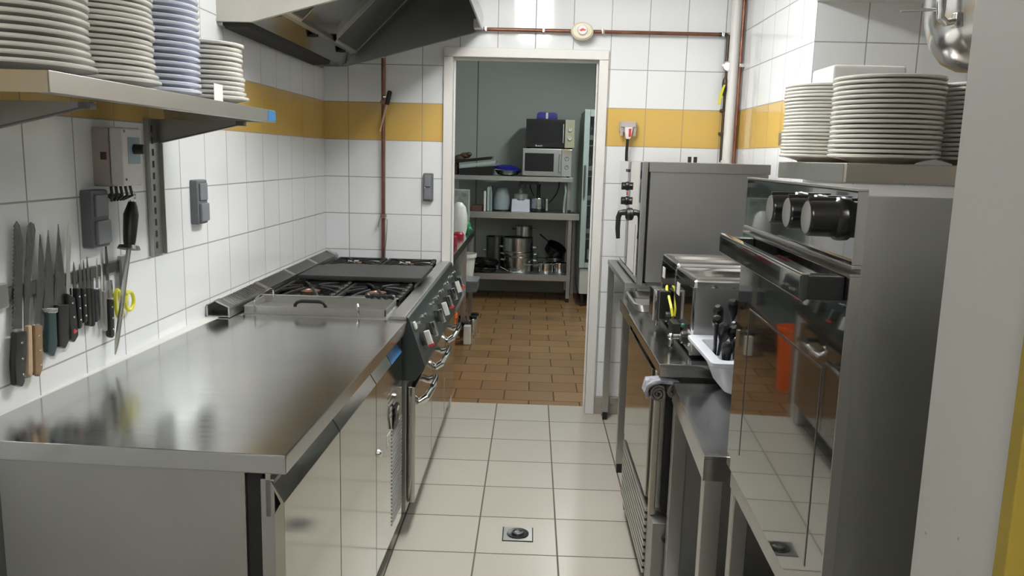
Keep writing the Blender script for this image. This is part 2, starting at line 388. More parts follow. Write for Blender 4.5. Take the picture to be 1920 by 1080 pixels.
for a, b, nm in ((.012, .437, 'door'), (.443, .860, 'door'), (.866, 1.285, 'motor_panel')):
    d = obj(nm, MB().prism(prof, 'y', a, b, .0012), 'steel_door', rf, True)
    if nm == 'door': obj('end_cap', MB().prism([(-.004, .733), (-.001, .738), (-.027, .780), (-.031, .776)], 'y', b - .0005, b + .005), 'black', d, True)
    else:
        fm = MB().prism([(.0012, .7352), (-.0248, .7788), (-.0265, .7780), (-.0005, .7345)], 'y', 1.10, 1.275)
        obj('protective_film', fm, 'film', d, True)
        g = MB()
        for k in range(26): g.box(-.001, .003, 1.10 - .0 * k, 1.275, .16 + .0135 * k, .167 + .0135 * k, .001)
        obj('vent_slats', g, 'steel_side', d, True)
        g = MB()
        for k in range(6):
            for j in range(5 - k // 2): g.box(0, .0006, 1.02 + .022 * j + .012 * k, 1.034 + .022 * j + .012 * k, .655 - .02 * k, .659 - .02 * k)
        obj('printed_text', g, 'black', d, True)
        g = MB().lathe((0, .90, .50), [(.013, 0), (.013, .004), (.009, .009), (0, .010)], 16, 'x'); obj('key_lock', g, 'chrome', d, True)
        g = MB().box(0, .006, 1.13, 1.20, .50, .575, .003); obj('thermostat', g, 'black', d, True)
        g = MB().tube([(.006, 1.10, .51), (.014, 1.11, .555), (.016, 1.135, .58), (.012, 1.165, .575), (.006, 1.17, .55)], .004, 8); obj('hasp', g, 'chrome', d, True)
        g = MB().box(0, .0012, 1.02, 1.04, .47, .51); g.box(0, .0012, 1.02, 1.075, .505, .512); g.box(0, .0012, 1.06, 1.075, .475, .51)
        obj('sticker', g, 'white', d, True)
for y in (.12, 1.22):
    obj('foot', MB().cyl((-.08, y, 0), (-.08, y, .1), .02), 'steel_dark', rf, True)

# ------------------------------------------------------------------ left: range cooker
rc = thing('range_cooker', 'long gas range cooker with dark sloping knob panel', 'cooker', (-.79, 3.6, 0))
mb = MB().box(-1.13, -.44, 2.832, 4.375, .10, .80, .003); obj('body', mb, 'steel_side', rc)
mb = MB().box(-1.10, -.50, 2.9, 4.3, .0, .10); obj('plinth', mb, 'steel_dark', rc)
mb = MB().box(-1.06, -.505, 2.832, 4.38, .80, .828, .002); obj('hob_tray', mb, 'black_m', rc)
mb = MB().prism([(-.505, .80), (-.505, .845), (-.498, .852), (-.445, .852), (-.440, .845), (-.440, .80)], 'y', 2.815, 4.382, .001)
obj('front_rim', mb, 'steel', rc)
obj('near_tray', MB().box(-1.06, -.505, 2.815, 3.09, .826, .838, .002), 'steel', rc)
mb = MB().prism([(-.460, .800), (-.4395, .8505), (-.432, .845), (-.372, .668), (-.376, .655), (-.408, .612), (-.460, .612)], 'y', 2.825, 4.38, .002)
cp = obj('control_panel', mb, 'panel', rc)
# sloping face direction: from (-.432,.845) to (-.372,.668)
sl = Vector((.060, 0, -.177)).normalized(); no = Vector((.177, 0, .060)).normalized()
def onp(y, s): return Vector((-.432, y, .845)) + sl * s + no * .001
for i, y in enumerate((2.93, 3.10, 3.36, 3.52, 3.70, 3.92, 4.14, 4.30)):
    c0 = onp(y, .105)
    k = obj('knob', MB().tube([c0, c0 + no * .012, c0 + no * .014], [.027, .026, .020], 20), 'black', cp)
    a = c0 + no * .014; R_ = Matrix.Translation(a) @ Matrix(((no.x, 0, sl.x, 0), (0, 1, 0, 0), (no.z, 0, sl.z, 0), (0, 0, 0, 1)))
    obj('knob_lever', MB().box(0, .022, -.0085, .0085, -.026, .034, .003, R_), 'chrome' if i % 3 else 'white', k)
    if i in (0, 4, 7): obj('red_mark', MB().box(.003, .0235, -.0088, .0088, .026, .036, .001, R_), 'red', k)
    for dy, s in ((-.035, .045), (.03, .05)):
        b0 = onp(y + dy, s); obj('push_button', MB().tube([b0, b0 + no * .008, b0 + no * .010], [.009, .009, .006], 12), 'chrome', cp)
b0 = onp(2.87, .03); obj('ignition_switch', MB().box(0, .008, -.012, .012, -.006, .022, .002, Matrix.Translation(b0) @ Matrix(((no.x, 0, sl.x, 0), (0, 1, 0, 0), (no.z, 0, sl.z, 0), (0, 0, 0, 1)))), 'white', cp)
for a, b in ((2.84, 3.33), (3.35, 3.84), (3.86, 4.365)):
    d = obj('oven_door', MB().box(-.438, -.409, a, b, .135, .585, .004), 'steel_door', rc)
    m_ = (a + b) / 2
    pts = [(-.409, m_ - .15, .50), (-.382, m_ - .14, .515), (-.368, m_ - .07, .53), (-.365, m_, .535), (-.368, m_ + .07, .53), (-.382, m_ + .14, .515), (-.409, m_ + .15, .50)]
    h = MB().tube(pts, [.014, .015, .013, .012, .013, .015, .014], 12); obj('handle', h, 'chrome', d)
    obj('handle_grip', MB().tube([(-.367, m_ - .075, .543), (-.362, m_, .549), (-.367, m_ + .075, .543)], .007, 8), 'black', d)
# flue riser along the wall with slotted grille
prof = [(-1.142, .80), (-1.142, .885), (-1.108, .903), (-1.062, .880), (-1.058, .80)]
fr = obj('flue_riser', MB().prism([(-1.142, .842), (-1.142, .884), (-1.136, .888), (-1.136, .842)], 'y', 2.76, 4.36), 'steel', rc)
mb = MB().prism([(-1.064, .842), (-1.064, .878), (-1.058, .878), (-1.058, .842)], 'y', 2.76, 4.36)
mb.box(-1.136, -1.064, 2.765, 4.36, .8425, .846); mb.box(-1.136, -1.064, 4.30, 4.36, .847, .885)
mb.prism([(-1.142, .885), (-1.108, .904), (-1.106, .901), (-1.140, .882)], 'y', 2.76, 4.36)
obj('riser_front', mb, 'steel', fr)
g = MB()
for k in range(86):
    y = 2.80 + k * .018
    if k % 21 == 20: continue
    g.prism([(-1.107, .898), (-1.107, .903), (-1.058, .879), (-1.058, .875)], 'y', y, y + .006)
for y in (2.76, 3.155, 3.53, 3.91, 4.29): g.prism([(-1.108, .897), (-1.108, .9045), (-1.057, .880), (-1.057, .874)], 'y', y, y + .035)
obj('vent_grille', g, 'steel', fr)
obj('riser_lining', MB().box(-1.134, -1.068, 2.80, 4.34, .8465, .860), 'rubber', fr)
# burners and pan supports
def burner(x, y, r):
    b = obj('burner', MB().lathe((x, y, .828), [(r, 0), (r, .008), (r * .8, .012), (r * .75, .018), (0, .018)], 28), 'black_m', rc)
    obj('burner_crown', MB().lathe((x, y, .846), [(r * .72, 0), (r * .74, .008), (r * .35, .012), (r * .3, .008), (0, .008)], 28), 'brass', b)
for y in (3.30, 4.22):
    for x in (-.92, -.64): burner(x, y, .055)
def grate(x0, x1, y0, y1, z=.862):
    m = MB(); t_ = .006
    for a, b in ((y0, y0 + .014), (y1 - .014, y1)): m.box(x0, x1, a, b, z - .014, z, .002)
    for a, b in ((x0, x0 + .014), (x1 - .014, x1)): m.box(a, b, y0, y1, z - .014, z, .002)
    cx, cy = (x0 + x1) / 2, (y0 + y1) / 2
    for k in range(8):
        a = PI / 8 + k * PI / 4; ca, sa = math.cos(a), math.sin(a)
        L = min((x1 - x0) / 2 / max(abs(ca), 1e-6), (y1 - y0) / 2 / max(abs(sa), 1e-6)) - .006
        m.tube([(cx + ca * .045, cy + sa * .045, z + .006), (cx + ca * L * .6, cy + sa * L * .6, z + .003), (cx + ca * L, cy + sa * L, z - .006)], .006, 6)
    for px, py in ((x0 + .01, y0 + .01), (x1 - .01, y0 + .01), (x0 + .01, y1 - .01), (x1 - .01, y1 - .01)): m.box(px - .008, px + .008, py - .008, py + .008, .829, z - .01)
    for k in range(5): m.ball((x1 - .007, y0 + (y1 - y0) * (k + .5) / 5, z + .001), .012, (1, 1.6, .6), 8)
    return m
for y0, y1 in ((3.12, 3.50), (3.52, 3.90), (3.92, 4.36)):
    for x0, x1 in ((-1.05, -.785), (-.775, -.515)): obj('pan_support', grate(x0, x1, y0, y1), 'iron', rc)
tag(obj('griddle_plate', MB().prism([(-1.02, 3.47), (-.475, 3.47), (-.475, 3.87), (-.93, 3.87), (-1.02, 3.80)], 'z', .873, .893, .004), 'griddle'), 'flat dark griddle plate lying over the middle burners', 'griddle')
# stainless pan with wire handles and what lies on it
rp = thing('roasting_pan', 'shallow stainless pan at the near end of the hob', 'pan', (-.78, 2.97, .838))
mb = MB()
for (x0, x1, y0, y1) in ((-1.045, -.52, 2.855, 2.862), (-1.045, -.52, 3.078, 3.085), (-1.045, -1.038, 2.855, 3.085), (-.527, -.52, 2.855, 3.085)): mb.box(x0, x1, y0, y1, .841, .868, .002)
mb.box(-1.045, -.52, 2.855, 3.085, .8385, .842)
mb.box(-1.052, -.513, 3.076, 3.096, .866, .870, .001)
obj('pan_body', mb, 'steel', rp)
for x in (-1.0, -.62):
    obj('wire_handle', MB().tube([(x, 2.85, .842), (x, 2.848, .875), (x, 2.853, .888), (x, 2.90, .900), (x, 3.02, .905), (x, 3.06, .896), (x, 3.07, .86)] if x < -.9 else [(x, 2.853, .842), (x, 2.85, .878), (x - .003, 2.855, .884), (x - .006, 2.86, .878), (x - .004, 2.858, .842)], .0032, 8), 'chrome', rp)
obj('u_handle', MB().tube([(-.86, 2.88, .843), (-.86, 2.88, .872), (-.852, 2.88, .882), (-.838, 2.88, .886), (-.77, 2.88, .886), (-.756, 2.88, .882), (-.748, 2.88, .872), (-.748, 2.88, .843)], .0065, 10), 'black', rp)
sk = thing('carving_knife', 'knife with wavy black grip lying across the pan rim', 'knife', (-.58, 3.03, .87))
mb = MB(); n = 14
pts = [(-.635 + .115 * i / n, 3.055 - .01 * i / n, .882 + .002 * math.sin(i * 1.7)) for i in range(n + 1)]
mb.tube(pts, [.010 + .0015 * math.sin(i * 2.1) for i in range(n + 1)], 10); obj('grip', mb, 'black', sk)
obj('blade', MB().prism([(-.635, 3.045), (-.70, 3.03), (-.735, 3.0), (-.72, 3.03), (-.66, 3.062), (-.635, 3.065)], 'z', .8795, .8815), 'blade', sk)

# ------------------------------------------------------------------ left wall shelf and plates
sh = thing('wall_shelf', 'stainless wall shelf carrying four plate stacks', 'shelf', (-.97, 1.93, 1.515))
mb = MB().box(-1.155, -.802, 1.34, 2.51, 1.548, 1.551); mb.box(-.804, -.800, 1.338, 2.512, 1.515, 1.551, .001)
mb.box(-1.155, -.802, 1.338, 1.341, 1.515, 1.551); mb.box(-1.155, -.802, 2.509, 2.512, 1.515, 1.551); mb.box(-.83, -.802, 1.341, 2.509, 1.515, 1.518)
mb.box(-1.158, -1.154, 1.34, 2.51, 1.515, 1.57)
obj('shelf_board', mb, 'steel', sh)
obj('protective_film', MB().box(-.8000, -.7992, 2.44, 2.508, 1.518, 1.549), 'film', sh)
for y in (1.58, 2.415):
    obj('bracket', MB().prism([(-1.150, 1.440), (-1.150, 1.514), (-.855, 1.514), (-.870, 1.506), (-1.118, 1.446)], 'y', y - .002, y + .002), 'steel_side', sh)
    b_ = MB().prism([(-1.118, 1.446), (-.870, 1.506), (-.868, 1.503), (-1.118, 1.442)], 'y', y - .014, y + .002); b_.box(-.885, -.862, y - .012, y + .012, 1.500, 1.514)
    obj('bracket_flange', b_, 'steel_dark', sh)
    m = MB(); m.box(-1.1535, -1.1435, y - .042, y + .042, 1.105, 1.515); 
    for s_ in (-1, 1): m.box(-1.1435, -1.132, y + s_ * .042 - .002, y + s_ * .042 + .002, 1.105, 1.515)
    r_ = obj('slotted_rail', m, 'steel_side', sh)
    m = MB()
    for k in range(11): m.box(-1.1436, -1.1428, y - .006, y + .006, 1.125 + k * .035, 1.145 + k * .035)
    obj('slot', m, 'rubber', r_)
def plate_mb(r, deep=0):
    m = MB(); h = .020 + deep
    m.lathe((0, 0, 0), [(0, .003), (.50 * r, .003), (.52 * r, 0), (.57 * r, 0), (.60 * r, .004), (.78 * r, h * .5), (.96 * r, h - .006), (.985 * r, h - .0055), (r, h - .003), (r, h + .0005), (.985 * r, h + .002), (.96 * r, h + .0005), (.80 * r, h * .5 + .0045), (.62 * r, .0085), (0, .0075)], 48)
    return m
def stack(x, y, z, n, pitch, r, mat, base, grp, jit=.001, radii=None, deep=0):
    protos = {}
    for i in range(n):
        rr = radii[i] if radii and i < len(radii) else r
        zz = z + i * pitch; dx, dy = random.uniform(-jit, jit), random.uniform(-jit, jit)
        where = 'lowest plate' if i == 0 else 'topmost plate' if i == n - 1 else 'plate midway up'
        if rr not in protos:
            o = obj('dinner_plate', plate_mb(rr, deep), mat, None, origin=(0, 0, 0)); protos[rr] = o
        else: o = protos[rr].copy(); C.objects.link(o)
        o.location = (x + dx, y + dy, zz)
        tag(o, f'white {where} of {base}', 'plate', grp)
stack(-.953, 1.485, 1.5515, 15, .0138, .128, 'porcelain', 'the near left wall-shelf stack', 'plates in the nearest stack on the left wall shelf', .002, [.140, .134, .128, .128, .130])
stack(-.952, 1.765, 1.5515, 22, .0118, .118, 'porcelain', 'the second stack from the near shelf end', 'plates in the second stack on the left wall shelf', .0025, [.130, .126] + [.120] * 3 + [.116] * 3 + [.120] * 3)
stack(-.945, 2.03, 1.5515, 18, .0155, .106, 'porcelain_b', 'the bluish third stack on the left shelf', 'bluish white plates in the third stack on the left wall shelf', .001)
stack(-.915, 2.275, 1.5515, 12, .0130, .100, 'porcelain', 'the short stack at the far shelf end', 'plates in the far low stack on the left wall shelf', .0035, [.108, .104, .100, .097, .099, .098, .100, .098, .100, .099, .098, .104])
mb = MB().box(-.842, -.841, 2.135, 2.195, 1.556, 1.60); tag(obj('price_card', mb, 'paint'), 'small white card leaning between two plate stacks', 'card')
# ------------------------------------------------------------------ left wall fittings
cb = thing('fan_switch_box', 'beige wall control box with a black rotary knob under the shelf', 'switch box', (-1.11, 2.14, 1.325))
mb = MB().box(-1.160, -1.105, 2.09, 2.195, 1.325, 1.478, .006); obj('back_box', mb, 'grey_box', cb)
obj('cover', MB().box(-1.104, -1.068, 2.088, 2.197, 1.327, 1.480, .008), 'white', cb)
obj('warning_label', MB().box(-1.128, -1.112, 2.0886, 2.0895, 1.395, 1.415), 'brown_label', cb)
obj('dial_plate', MB().box(-1.0678, -1.0668, 2.115, 2.180, 1.385, 1.455), 'blue_label', cb)
k = obj('rotary_knob', MB().lathe((-1.0668, 2.150, 1.424), [(.014, 0), (.013, .024), (.011, .027), (0, .027)], 18, 'x'), 'black', cb)
for q, (yy, zz) in enumerate(((2.10, 1.47), (2.10, 1.345))): obj('screw', MB().lathe((-1.068, yy, zz), [(.004, 0), (.003, .002), (0, .002)], 10, 'x'), 'steel_dark', cb)
m = MB()
for i, y in enumerate((2.10, 2.115, 2.13, 2.145, 2.16)):
    m.tube([(-1.11 + .005 * i, y, 1.326), (-1.11 + .006 * i, y + .003, 1.300), (-1.118, y + .015, 1.288), (-1.128, y + .035, 1.291), (-1.15, y + .05, 1.300)], .004, 8)
obj('cable', m, 'black', cb)
def switch(y, z0, z1, wd, label, cat='socket', ax='y', x=-1.150, two=True):
    t = thing('wall_switch', label, cat, (x, y, z0) if ax == 'y' else (y, x, z0))
    def bx(a, b, c_, d, e, f_, bev=0): return MB().box(a, b, c_, d, e, f_, bev) if ax == 'y' else MB().box(c_, d, -b + 0, -a, e, f_, bev)
    h = wd / 2; zm = (z0 + z1) / 2
    if ax == 'y':
        obj('frame', MB().box(x - .012, x + .030, y - h, y + h, z0, z1, .007), 'switch', t)
        obj('rocker', MB().box(x + .029, x + .036, y - h + .012, y + h - .012, zm + .006, z1 - .012, .003), 'switch2', t)
        obj('lid', MB().box(x + .029, x + .040, y - h + .010, y + h - .010, z0 + .010, zm - .004, .004), 'switch2', t)
    else:
        obj('frame', MB().box(y - h, y + h, x - .030, x, z0, z1, .007), 'switch', t)
        obj('rocker', MB().box(y - h + .010, y + h - .010, x - .036, x - .029, zm + .004, z1 - .010, .003), 'switch2', t)
        l = obj('lid', MB().box(y - h + .008, y + h - .008, x - .040, x - .029, z0 + .010, zm - .006, .004), 'switch2', t)
        for s_ in (-1, 1): obj('hinge_pin', MB().ball((y + s_ * (h - .012), x - .040, zm - .002), .004), 'chrome', l)
switch(2.062, 1.168, 1.318, .085, 'grey wall switch and socket above the knife rack')
switch(2.715, 1.176, 1.326, .085, 'grey wall socket on white tiles beyond the slotted rail')
switch(-.568, 1.177, 1.330, .055, 'small grey wall switch beside the doorway frame', 'switch', 'x', YB)
# knife rack and knives
kr = thing('knife_rack', 'magnetic knife strip on the left wall tiles', 'rack', (-1.15, 1.93, 1.09))
mb = MB().box(-1.1545, -1.1415, 1.675, 2.215, 1.088, 1.118, .002); obj('strip', mb, 'steel_dark', kr)
for y in (1.685, 2.205): obj('bracket', MB().box(-1.156, -1.1395, y - .018, y + .018, 1.075, 1.130, .003), 'steel', kr)
KX = -1.1412
def knife(label, blade, handle, hmat='black', bmat='blade', name='kitchen_knife', rivets=True, bolster=None, extra=None, th=.0022, hth=.012, grp=None, off=0):
    """blade, handle: outlines in the wall plane (y, z)"""
    ys = [q[0] for q in handle]; zs = [q[1] for q in handle]
    t = thing(name, label, 'knife' if 'knife' in name else name.split('_')[-1], (KX + off, sum(ys) / len(ys), min(zs)), group=grp)
    obj('blade', MB().prism(blade, 'x', KX + off, KX + off + th), bmat, t)
    h = obj('handle', MB().prism(handle, 'x', KX + off - .0015, KX + off + hth, .004), hmat, t)
    cy, z0, z1 = sum(ys) / len(ys), min(zs), max(zs)
    ce = [((handle[0][0] + handle[1][0]) / 2, z1), ((handle[-1][0] + handle[len(handle) // 2][0]) / 2, z0)]
    if rivets:
        for k in (.22, .5, .78):
            y_ = [q for q in handle]
            yt = (handle[0][0] + handle[1][0]) / 2; yb = (handle[2][0] + handle[3][0]) / 2
            obj('rivet', MB().lathe((KX + off + hth - .0006, yt + (yb - yt) * k, z1 + (z0 - z1) * k), [(.0036, 0), (.003, .0012), (0, .0014)], 10, 'x'), 'chrome', h)
    if bolster: obj('bolster', MB().prism(bolster, 'x', KX + off - .0015, KX + off + hth * .9, .002), 'chrome', t)
    return t, h
ser = [(1.741 + .000, 1.012)]
bl = [(1.738, 1.02), (1.762, 1.22), (1.757, 1.25), (1.748, 1.261)]
for k in range(26): z = 1.255 - k * .0090; bl += [(1.741 - .0013 * k, z), (1.7365 - .0013 * k, z - .0045)]
knife('serrated bread knife with black handle, leftmost on the rack', bl[::-1], [(1.700, 1.020), (1.741, 1.014), (1.721, .900), (1.710, .891), (1.686, .903), (1.690, .95)])
knife('slim round-tipped palette knife with pale wooden handle', [(1.762, 1.02), (1.780, 1.118), (1.812, 1.235), (1.808, 1.250), (1.797, 1.255), (1.785, 1.247), (1.757, 1.118), (1.746, 1.02)], [(1.746, 1.024), (1.761, 1.024), (1.753, .915), (1.744, .903), (1.734, .915)], 'wood2', name='palette_knife', rivets=False)
knife('long kitchen knife with brown wooden handle', [(1.802, 1.018), (1.833, 1.10), (1.836, 1.17), (1.829, 1.224), (1.814, 1.150), (1.784, 1.02)], [(1.770, 1.020), (1.800, 1.015), (1.790, .915), (1.776, .897), (1.759, .908)], 'wood')
knife('chef knife with steel bolster and steel-capped dark green handle', [(1.862, 1.045), (1.868, 1.12), (1.861, 1.231), (1.840, 1.15), (1.822, 1.05)], [(1.826, 1.040), (1.856, 1.034), (1.853, .955), (1.836, .930), (1.812, .945)], 'darkgreen', bolster=[(1.818, 1.052), (1.866, 1.044), (1.864, 1.034), (1.842, 1.030), (1.824, 1.040)], rivets=False)
knife('broad chef knife with plain black handle', [(1.912, 1.045), (1.914, 1.11), (1.903, 1.242), (1.878, 1.13), (1.862, 1.048)], [(1.864, 1.052), (1.912, 1.044), (1.902, .955), (1.884, .938), (1.858, .948)], rivets=False)
t, h = knife('narrow bright boning knife with red dot on black handle', [(1.940, 1.062), (1.938, 1.12), (1.952, 1.20), (1.947, 1.250), (1.934, 1.19), (1.918, 1.09), (1.918, 1.062)], [(1.908, 1.072), (1.938, 1.056), (1.944, .958), (1.924, .944), (1.906, .955)], bmat='chrome')
obj('red_dot', MB().lathe((KX + .0175, 1.916, .975), [(.006, 0), (.006, .001), (0, .0012)], 14, 'x'), 'red', h)
SM = [(1.955, 1.143, 1.076, .972, 'small paring knife with curved tip, first of the short knives', 1), (1.980, 1.134, 1.072, .981, 'short round-ended black-handled knife beside the paring knife', 1), (1.999, 1.142, 1.070, .970, 'short black-handled knife with narrow pointed blade', 0), (2.016, 1.148, 1.066, .965, 'short black-handled knife with tallest tip of the cluster', 0), (2.033, 1.12, 1.060, .973, 'stubby black-handled paring knife next to the steel-handled pair', 0)]
for i, (y, zt, zm, zb, lb, rv) in enumerate(SM):
    knife(lb, [(y + .008, zm), (y + .010, zm + .03), (y + .003, zt), (y - .003, zm + .04), (y - .006, zm)], [(y - .009, zm + .003), (y + .009, zm), (y + .006, zb + .004), (y - .004, zb), (y - .011, zb + .006)], rivets=bool(rv), th=.0018, hth=.013, off=.0)
for i, (y, zt, zm, zb, lb) in enumerate(((2.058, 1.140, 1.06, .951, 'all-metal narrow knife left of its all-metal twin'), (2.080, 1.155, 1.05, .940, 'all-metal narrow knife nearest the riveted black handle'))):
    knife(lb, [(y + .006, zm), (y + .007, zm + .03), (y + .006, zt), (y - .002, zm + .04), (y - .005, zm)], [(y - .007, zm), (y + .007, zm), (y + .002, zb), (y - .006, zb)], 'steel', 'chrome', rivets=False, hth=.012)
knife('knife with bright bolster and riveted black handle behind the sharpening steel', [(2.118, 1.06), (2.120, 1.12), (2.112, 1.20), (2.106, 1.12), (2.103, 1.06)], [(2.098, 1.024), (2.122, 1.018), (2.116, .918), (2.104, .914), (2.090, .922)], bolster=[(2.101, 1.075), (2.120, 1.073), (2.123, 1.020), (2.098, 1.025)])
ss = thing('sharpening_steel', 'black-handled sharpening steel hanging by its ring from the control box', 'sharpening steel', (-1.10, 2.17, .875))
ds = Vector((0, 2.091 - 2.168, .875 - 1.158)).normalized(); X0 = -1.105
obj('rod', MB().tube([(X0, 2.168, 1.158), (X0 - .012, 2.10, .905), (X0 - .014, 2.091, .872)], [.0065, .006, .0015], 10), 'steel', ss)
obj('guard', MB().tube([(X0, 2.166, 1.152), (X0, 2.1685, 1.1615)], [.030, .026], 20), 'black', ss)
obj('handle', MB().tube([(X0, 2.169, 1.160), (X0, 2.172, 1.172), (X0, 2.178, 1.20), (X0, 2.188, 1.245), (X0, 2.196, 1.268), (X0, 2.198, 1.280)], [.013, .016, .018, .020, .014, .010], 16), 'black', ss)
obj('hanging_ring', MB().tube(arc((X0, 2.200, 1.292), .016, 0, 2 * PI * 23 / 24, 23, 'yz'), .002, 8, True), 'chrome', ss)
sc_ = thing('kitchen_scissors', 'yellow-handled scissors on the far end of the knife strip', 'scissors', (-1.14, 2.18, .96))
obj('blades', MB().prism([(2.166, 1.025), (2.174, 1.12), (2.184, 1.115), (2.196, 1.02), (2.182, 1.035)], 'x', KX, KX + .004), 'blade', sc_)
obj('handle', MB().tube([(KX + .007, 2.152 + .016 * math.cos(a) - .004 * math.sin(a), 1.000 + .040 * math.sin(a)) for a in [2 * PI * k / 24 for k in range(24)]], .0052, 10, True), 'yellow', sc_)
obj('handle', MB().tube([(KX + .007, 2.212 + .024 * math.cos(a), .998 + .026 * math.sin(a)) for a in [2 * PI * k / 24 for k in range(24)]], .0052, 10, True).tube([(KX + .007, 2.186, 1.035), (KX + .007, 2.196, 1.018)], .006), 'yellow', sc_)
obj('pivot_screw', MB().lathe((KX + .004, 2.180, 1.04), [(.005, 0), (.004, .003), (0, .003)], 12, 'x'), 'chrome', sc_)

# ------------------------------------------------------------------ extractor hood
hd = thing('extractor_hood', 'large grey stainless extractor hood over the cooker', 'extractor hood', (-.72, 3.67, 1.89))
def sl45(x): return 1.893 + (x + 1.017) * 1.006
ep = [(-1.160, 1.888), (-1.02, 1.888), (-.288, 2.088), (-.288, 2.16), (-.44, 2.499), (-1.160, 2.499)]
obj('end_panel', MB().prism(ep, 'y', 4.380, 4.392), 'hood', hd)
obj('end_panel', MB().prism(ep, 'y', 2.950, 2.962), 'hood_lit', hd)
obj('end_trim', MB().prism([(-1.160, 1.880), (-1.02, 1.880), (-.286, 2.080), (-.286, 2.092), (-1.02, 1.892), (-1.160, 1.892)], 'y', 4.366, 4.394), 'hood', hd)
obj('end_trim', MB().prism([(-1.160, 1.880), (-1.02, 1.880), (-.286, 2.080), (-.286, 2.092), (-1.02, 1.892), (-1.160, 1.892)], 'y', 2.946, 2.966), 'hood_lit', hd)
obj('front_panel', MB().prism([(-.286, 2.084), (-.286, 2.165), (-.44, 2.499), (-.45, 2.499), (-.294, 2.16), (-.294, 2.084)], 'y', 2.962, 4.380), 'hood', hd)
obj('inner_panel', MB().prism([(-1.028, sl45(-1.028)), (-.42, sl45(-.42)), (-.42, sl45(-.42) + .01), (-1.028, sl45(-1.028) + .012)], 'y', 2.963, 4.379), 'hood_in', hd)
obj('grease_gutter', MB().prism([(-1.127, 1.888), (-1.122, 1.858), (-1.040, 1.866), (-1.034, 1.888)], 'y', 2.968, 4.14, .001), 'rubber', hd)
obj('wall_flange', MB().box(-1.155, -1.128, 2.964, 4.37, 1.868, 1.90, .002), 'steel_side', hd)
def slab(x0, x1, y0, y1, t0, t1):
    s = 1.006; return MB().prism([(x0, sl45(x0) - t0), (x1, sl45(x1) - t0), (x1, sl45(x1) - t1), (x0, sl45(x0) - t1)], 'y', y0, y1)
for a, b in ((2.97, 3.30), (3.87, 4.29)):
    ft = obj('filter', slab(-.935, -.45, a, b, .001, .022), 'filter', hd)
    m = slab(-.945, -.43, a - .008, a, 0, .028); 
    for q in (slab(-.945, -.43, b, b + .008, 0, .028), slab(-.945, -.935, a - .008, b + .008, 0, .028)):
        me = bpy.data.meshes.new('tmp'); q.bm.to_mesh(me); m.bm.from_mesh(me); q.bm.free(); bpy.data.meshes.remove(me)
    obj('filter_frame', m, 'steel', ft)
obj('back_skirt', MB().prism([(-1.125, 1.889), (-1.028, 1.889), (-1.028, 1.894), (-1.125, 1.894)], 'y', 2.963, 4.379), 'hood', hd)
obj('filter_rail', MB().prism([(-.960, sl45(-.96) - .001), (-.948, sl45(-.948) - .001), (-.948, sl45(-.948) - .018), (-.960, sl45(-.96) - .018)], 'y', 2.97, 4.30), 'hood', hd)
for y in (3.06, 3.57, 4.08):
    n_ = obj('filter_latch', MB().lathe((-.968, y, 1.932), [(.014, -.014), (.016, -.006), (.010, 0), (.010, .012), (0, .012)], 14), 'iron', hd)
    obj('latch_wing', MB().box(-.992, -.944, y - .005, y + .005, 1.918, 1.930, .002), 'iron', n_)
obj('corner_cap', MB().box(-.330, -.284, 4.30, 4.366, 2.082, 2.128, .004), 'white', hd)
# ------------------------------------------------------------------ right: built-in style oven on a steel stand
ov = thing('electric_oven', 'tall black glass oven with three knobs, right foreground', 'oven', (.72, 1.36, .79))
RO = math.radians(0.0)
obj('casing', MB().box(.4422, 1.02, 1.068, 1.712, .768, 1.392, .002), 'steel_side', ov)
cpn = obj('control_panel', MB().box(.430, .4418, 1.066, 1.714, 1.300, 1.396, .002), 'glass_black', ov)
obj('panel_trim', MB().box(.4285, .4418, 1.064, 1.716, 1.3965, 1.4005, .001).box(.4285, .4418, 1.064, 1.0655, 1.300, 1.3965).box(.4285, .4418, 1.064, 1.716, 1.294, 1.2995, .001), 'steel', ov)
dr = obj('oven_door', MB().box(.428, .4416, 1.066, 1.714, .768, 1.284, .002), 'glass_black', ov)
obj('door_edge', MB().box(.427, .4417, 1.062, 1.0655, .768, 1.284).box(.427, .4417, 1.0655, 1.714, 1.2843, 1.2875), 'steel', dr)
obj('window_frame', MB().box(.4272, .4279, 1.14, 1.144, .83, 1.14).box(.4272, .4279, 1.60, 1.604, .83, 1.14).box(.4272, .4279, 1.144, 1.60, 1.136, 1.14), 'steel_dark', dr)
hm = MB().prism([(.3785, 1.250), (.3785, 1.282), (.372, 1.286), (.366, 1.282), (.366, 1.250), (.372, 1.246)], 'y', 1.075, 1.640, .0015)
hn = obj('handle', hm, 'glass_black', dr)
obj('handle_trim', MB().box(.3665, .3785, 1.073, 1.642, 1.2835, 1.2870, .001), 'chrome', hn)
for a in (1.080, 1.605): obj('handle_mount', MB().box(.379, .428, a, a + .030, 1.248, 1.282, .003), 'black', hn)
for y, r in ((1.325, .025), (1.225, .025), (1.125, .026)):
    k = obj('knob', MB().lathe((.430, y, 1.357), [(r * 1.18, 0), (r * 1.15, .008), (r, .012), (r * .98, .044), (r * .9, .048), (0, .048)], 28, '-x'), 'black_m', cpn)
    obj('knob_face', MB().lathe((.3819, y, 1.357), [(r * .86, 0), (r * .8, .001), (0, .001)], 24, '-x'), 'steel', k)
    obj('pointer', MB().box(.383, .420, y - .003, y + .003, 1.357 + r * .9, 1.357 + r * 1.12, .001), 'black', k)
for k in range(6): obj('rivet', MB().lathe((.452, 1.068, .86 + .095 * k), [(.0016, 0), (.0012, .0006), (0, .0008)], 8, '-y'), 'steel_side', ov)
th_ = math.radians(-2.2); lo = (ov.location - Vector((.428, 1.066, 0))) * .95      # slightly turned on its stand
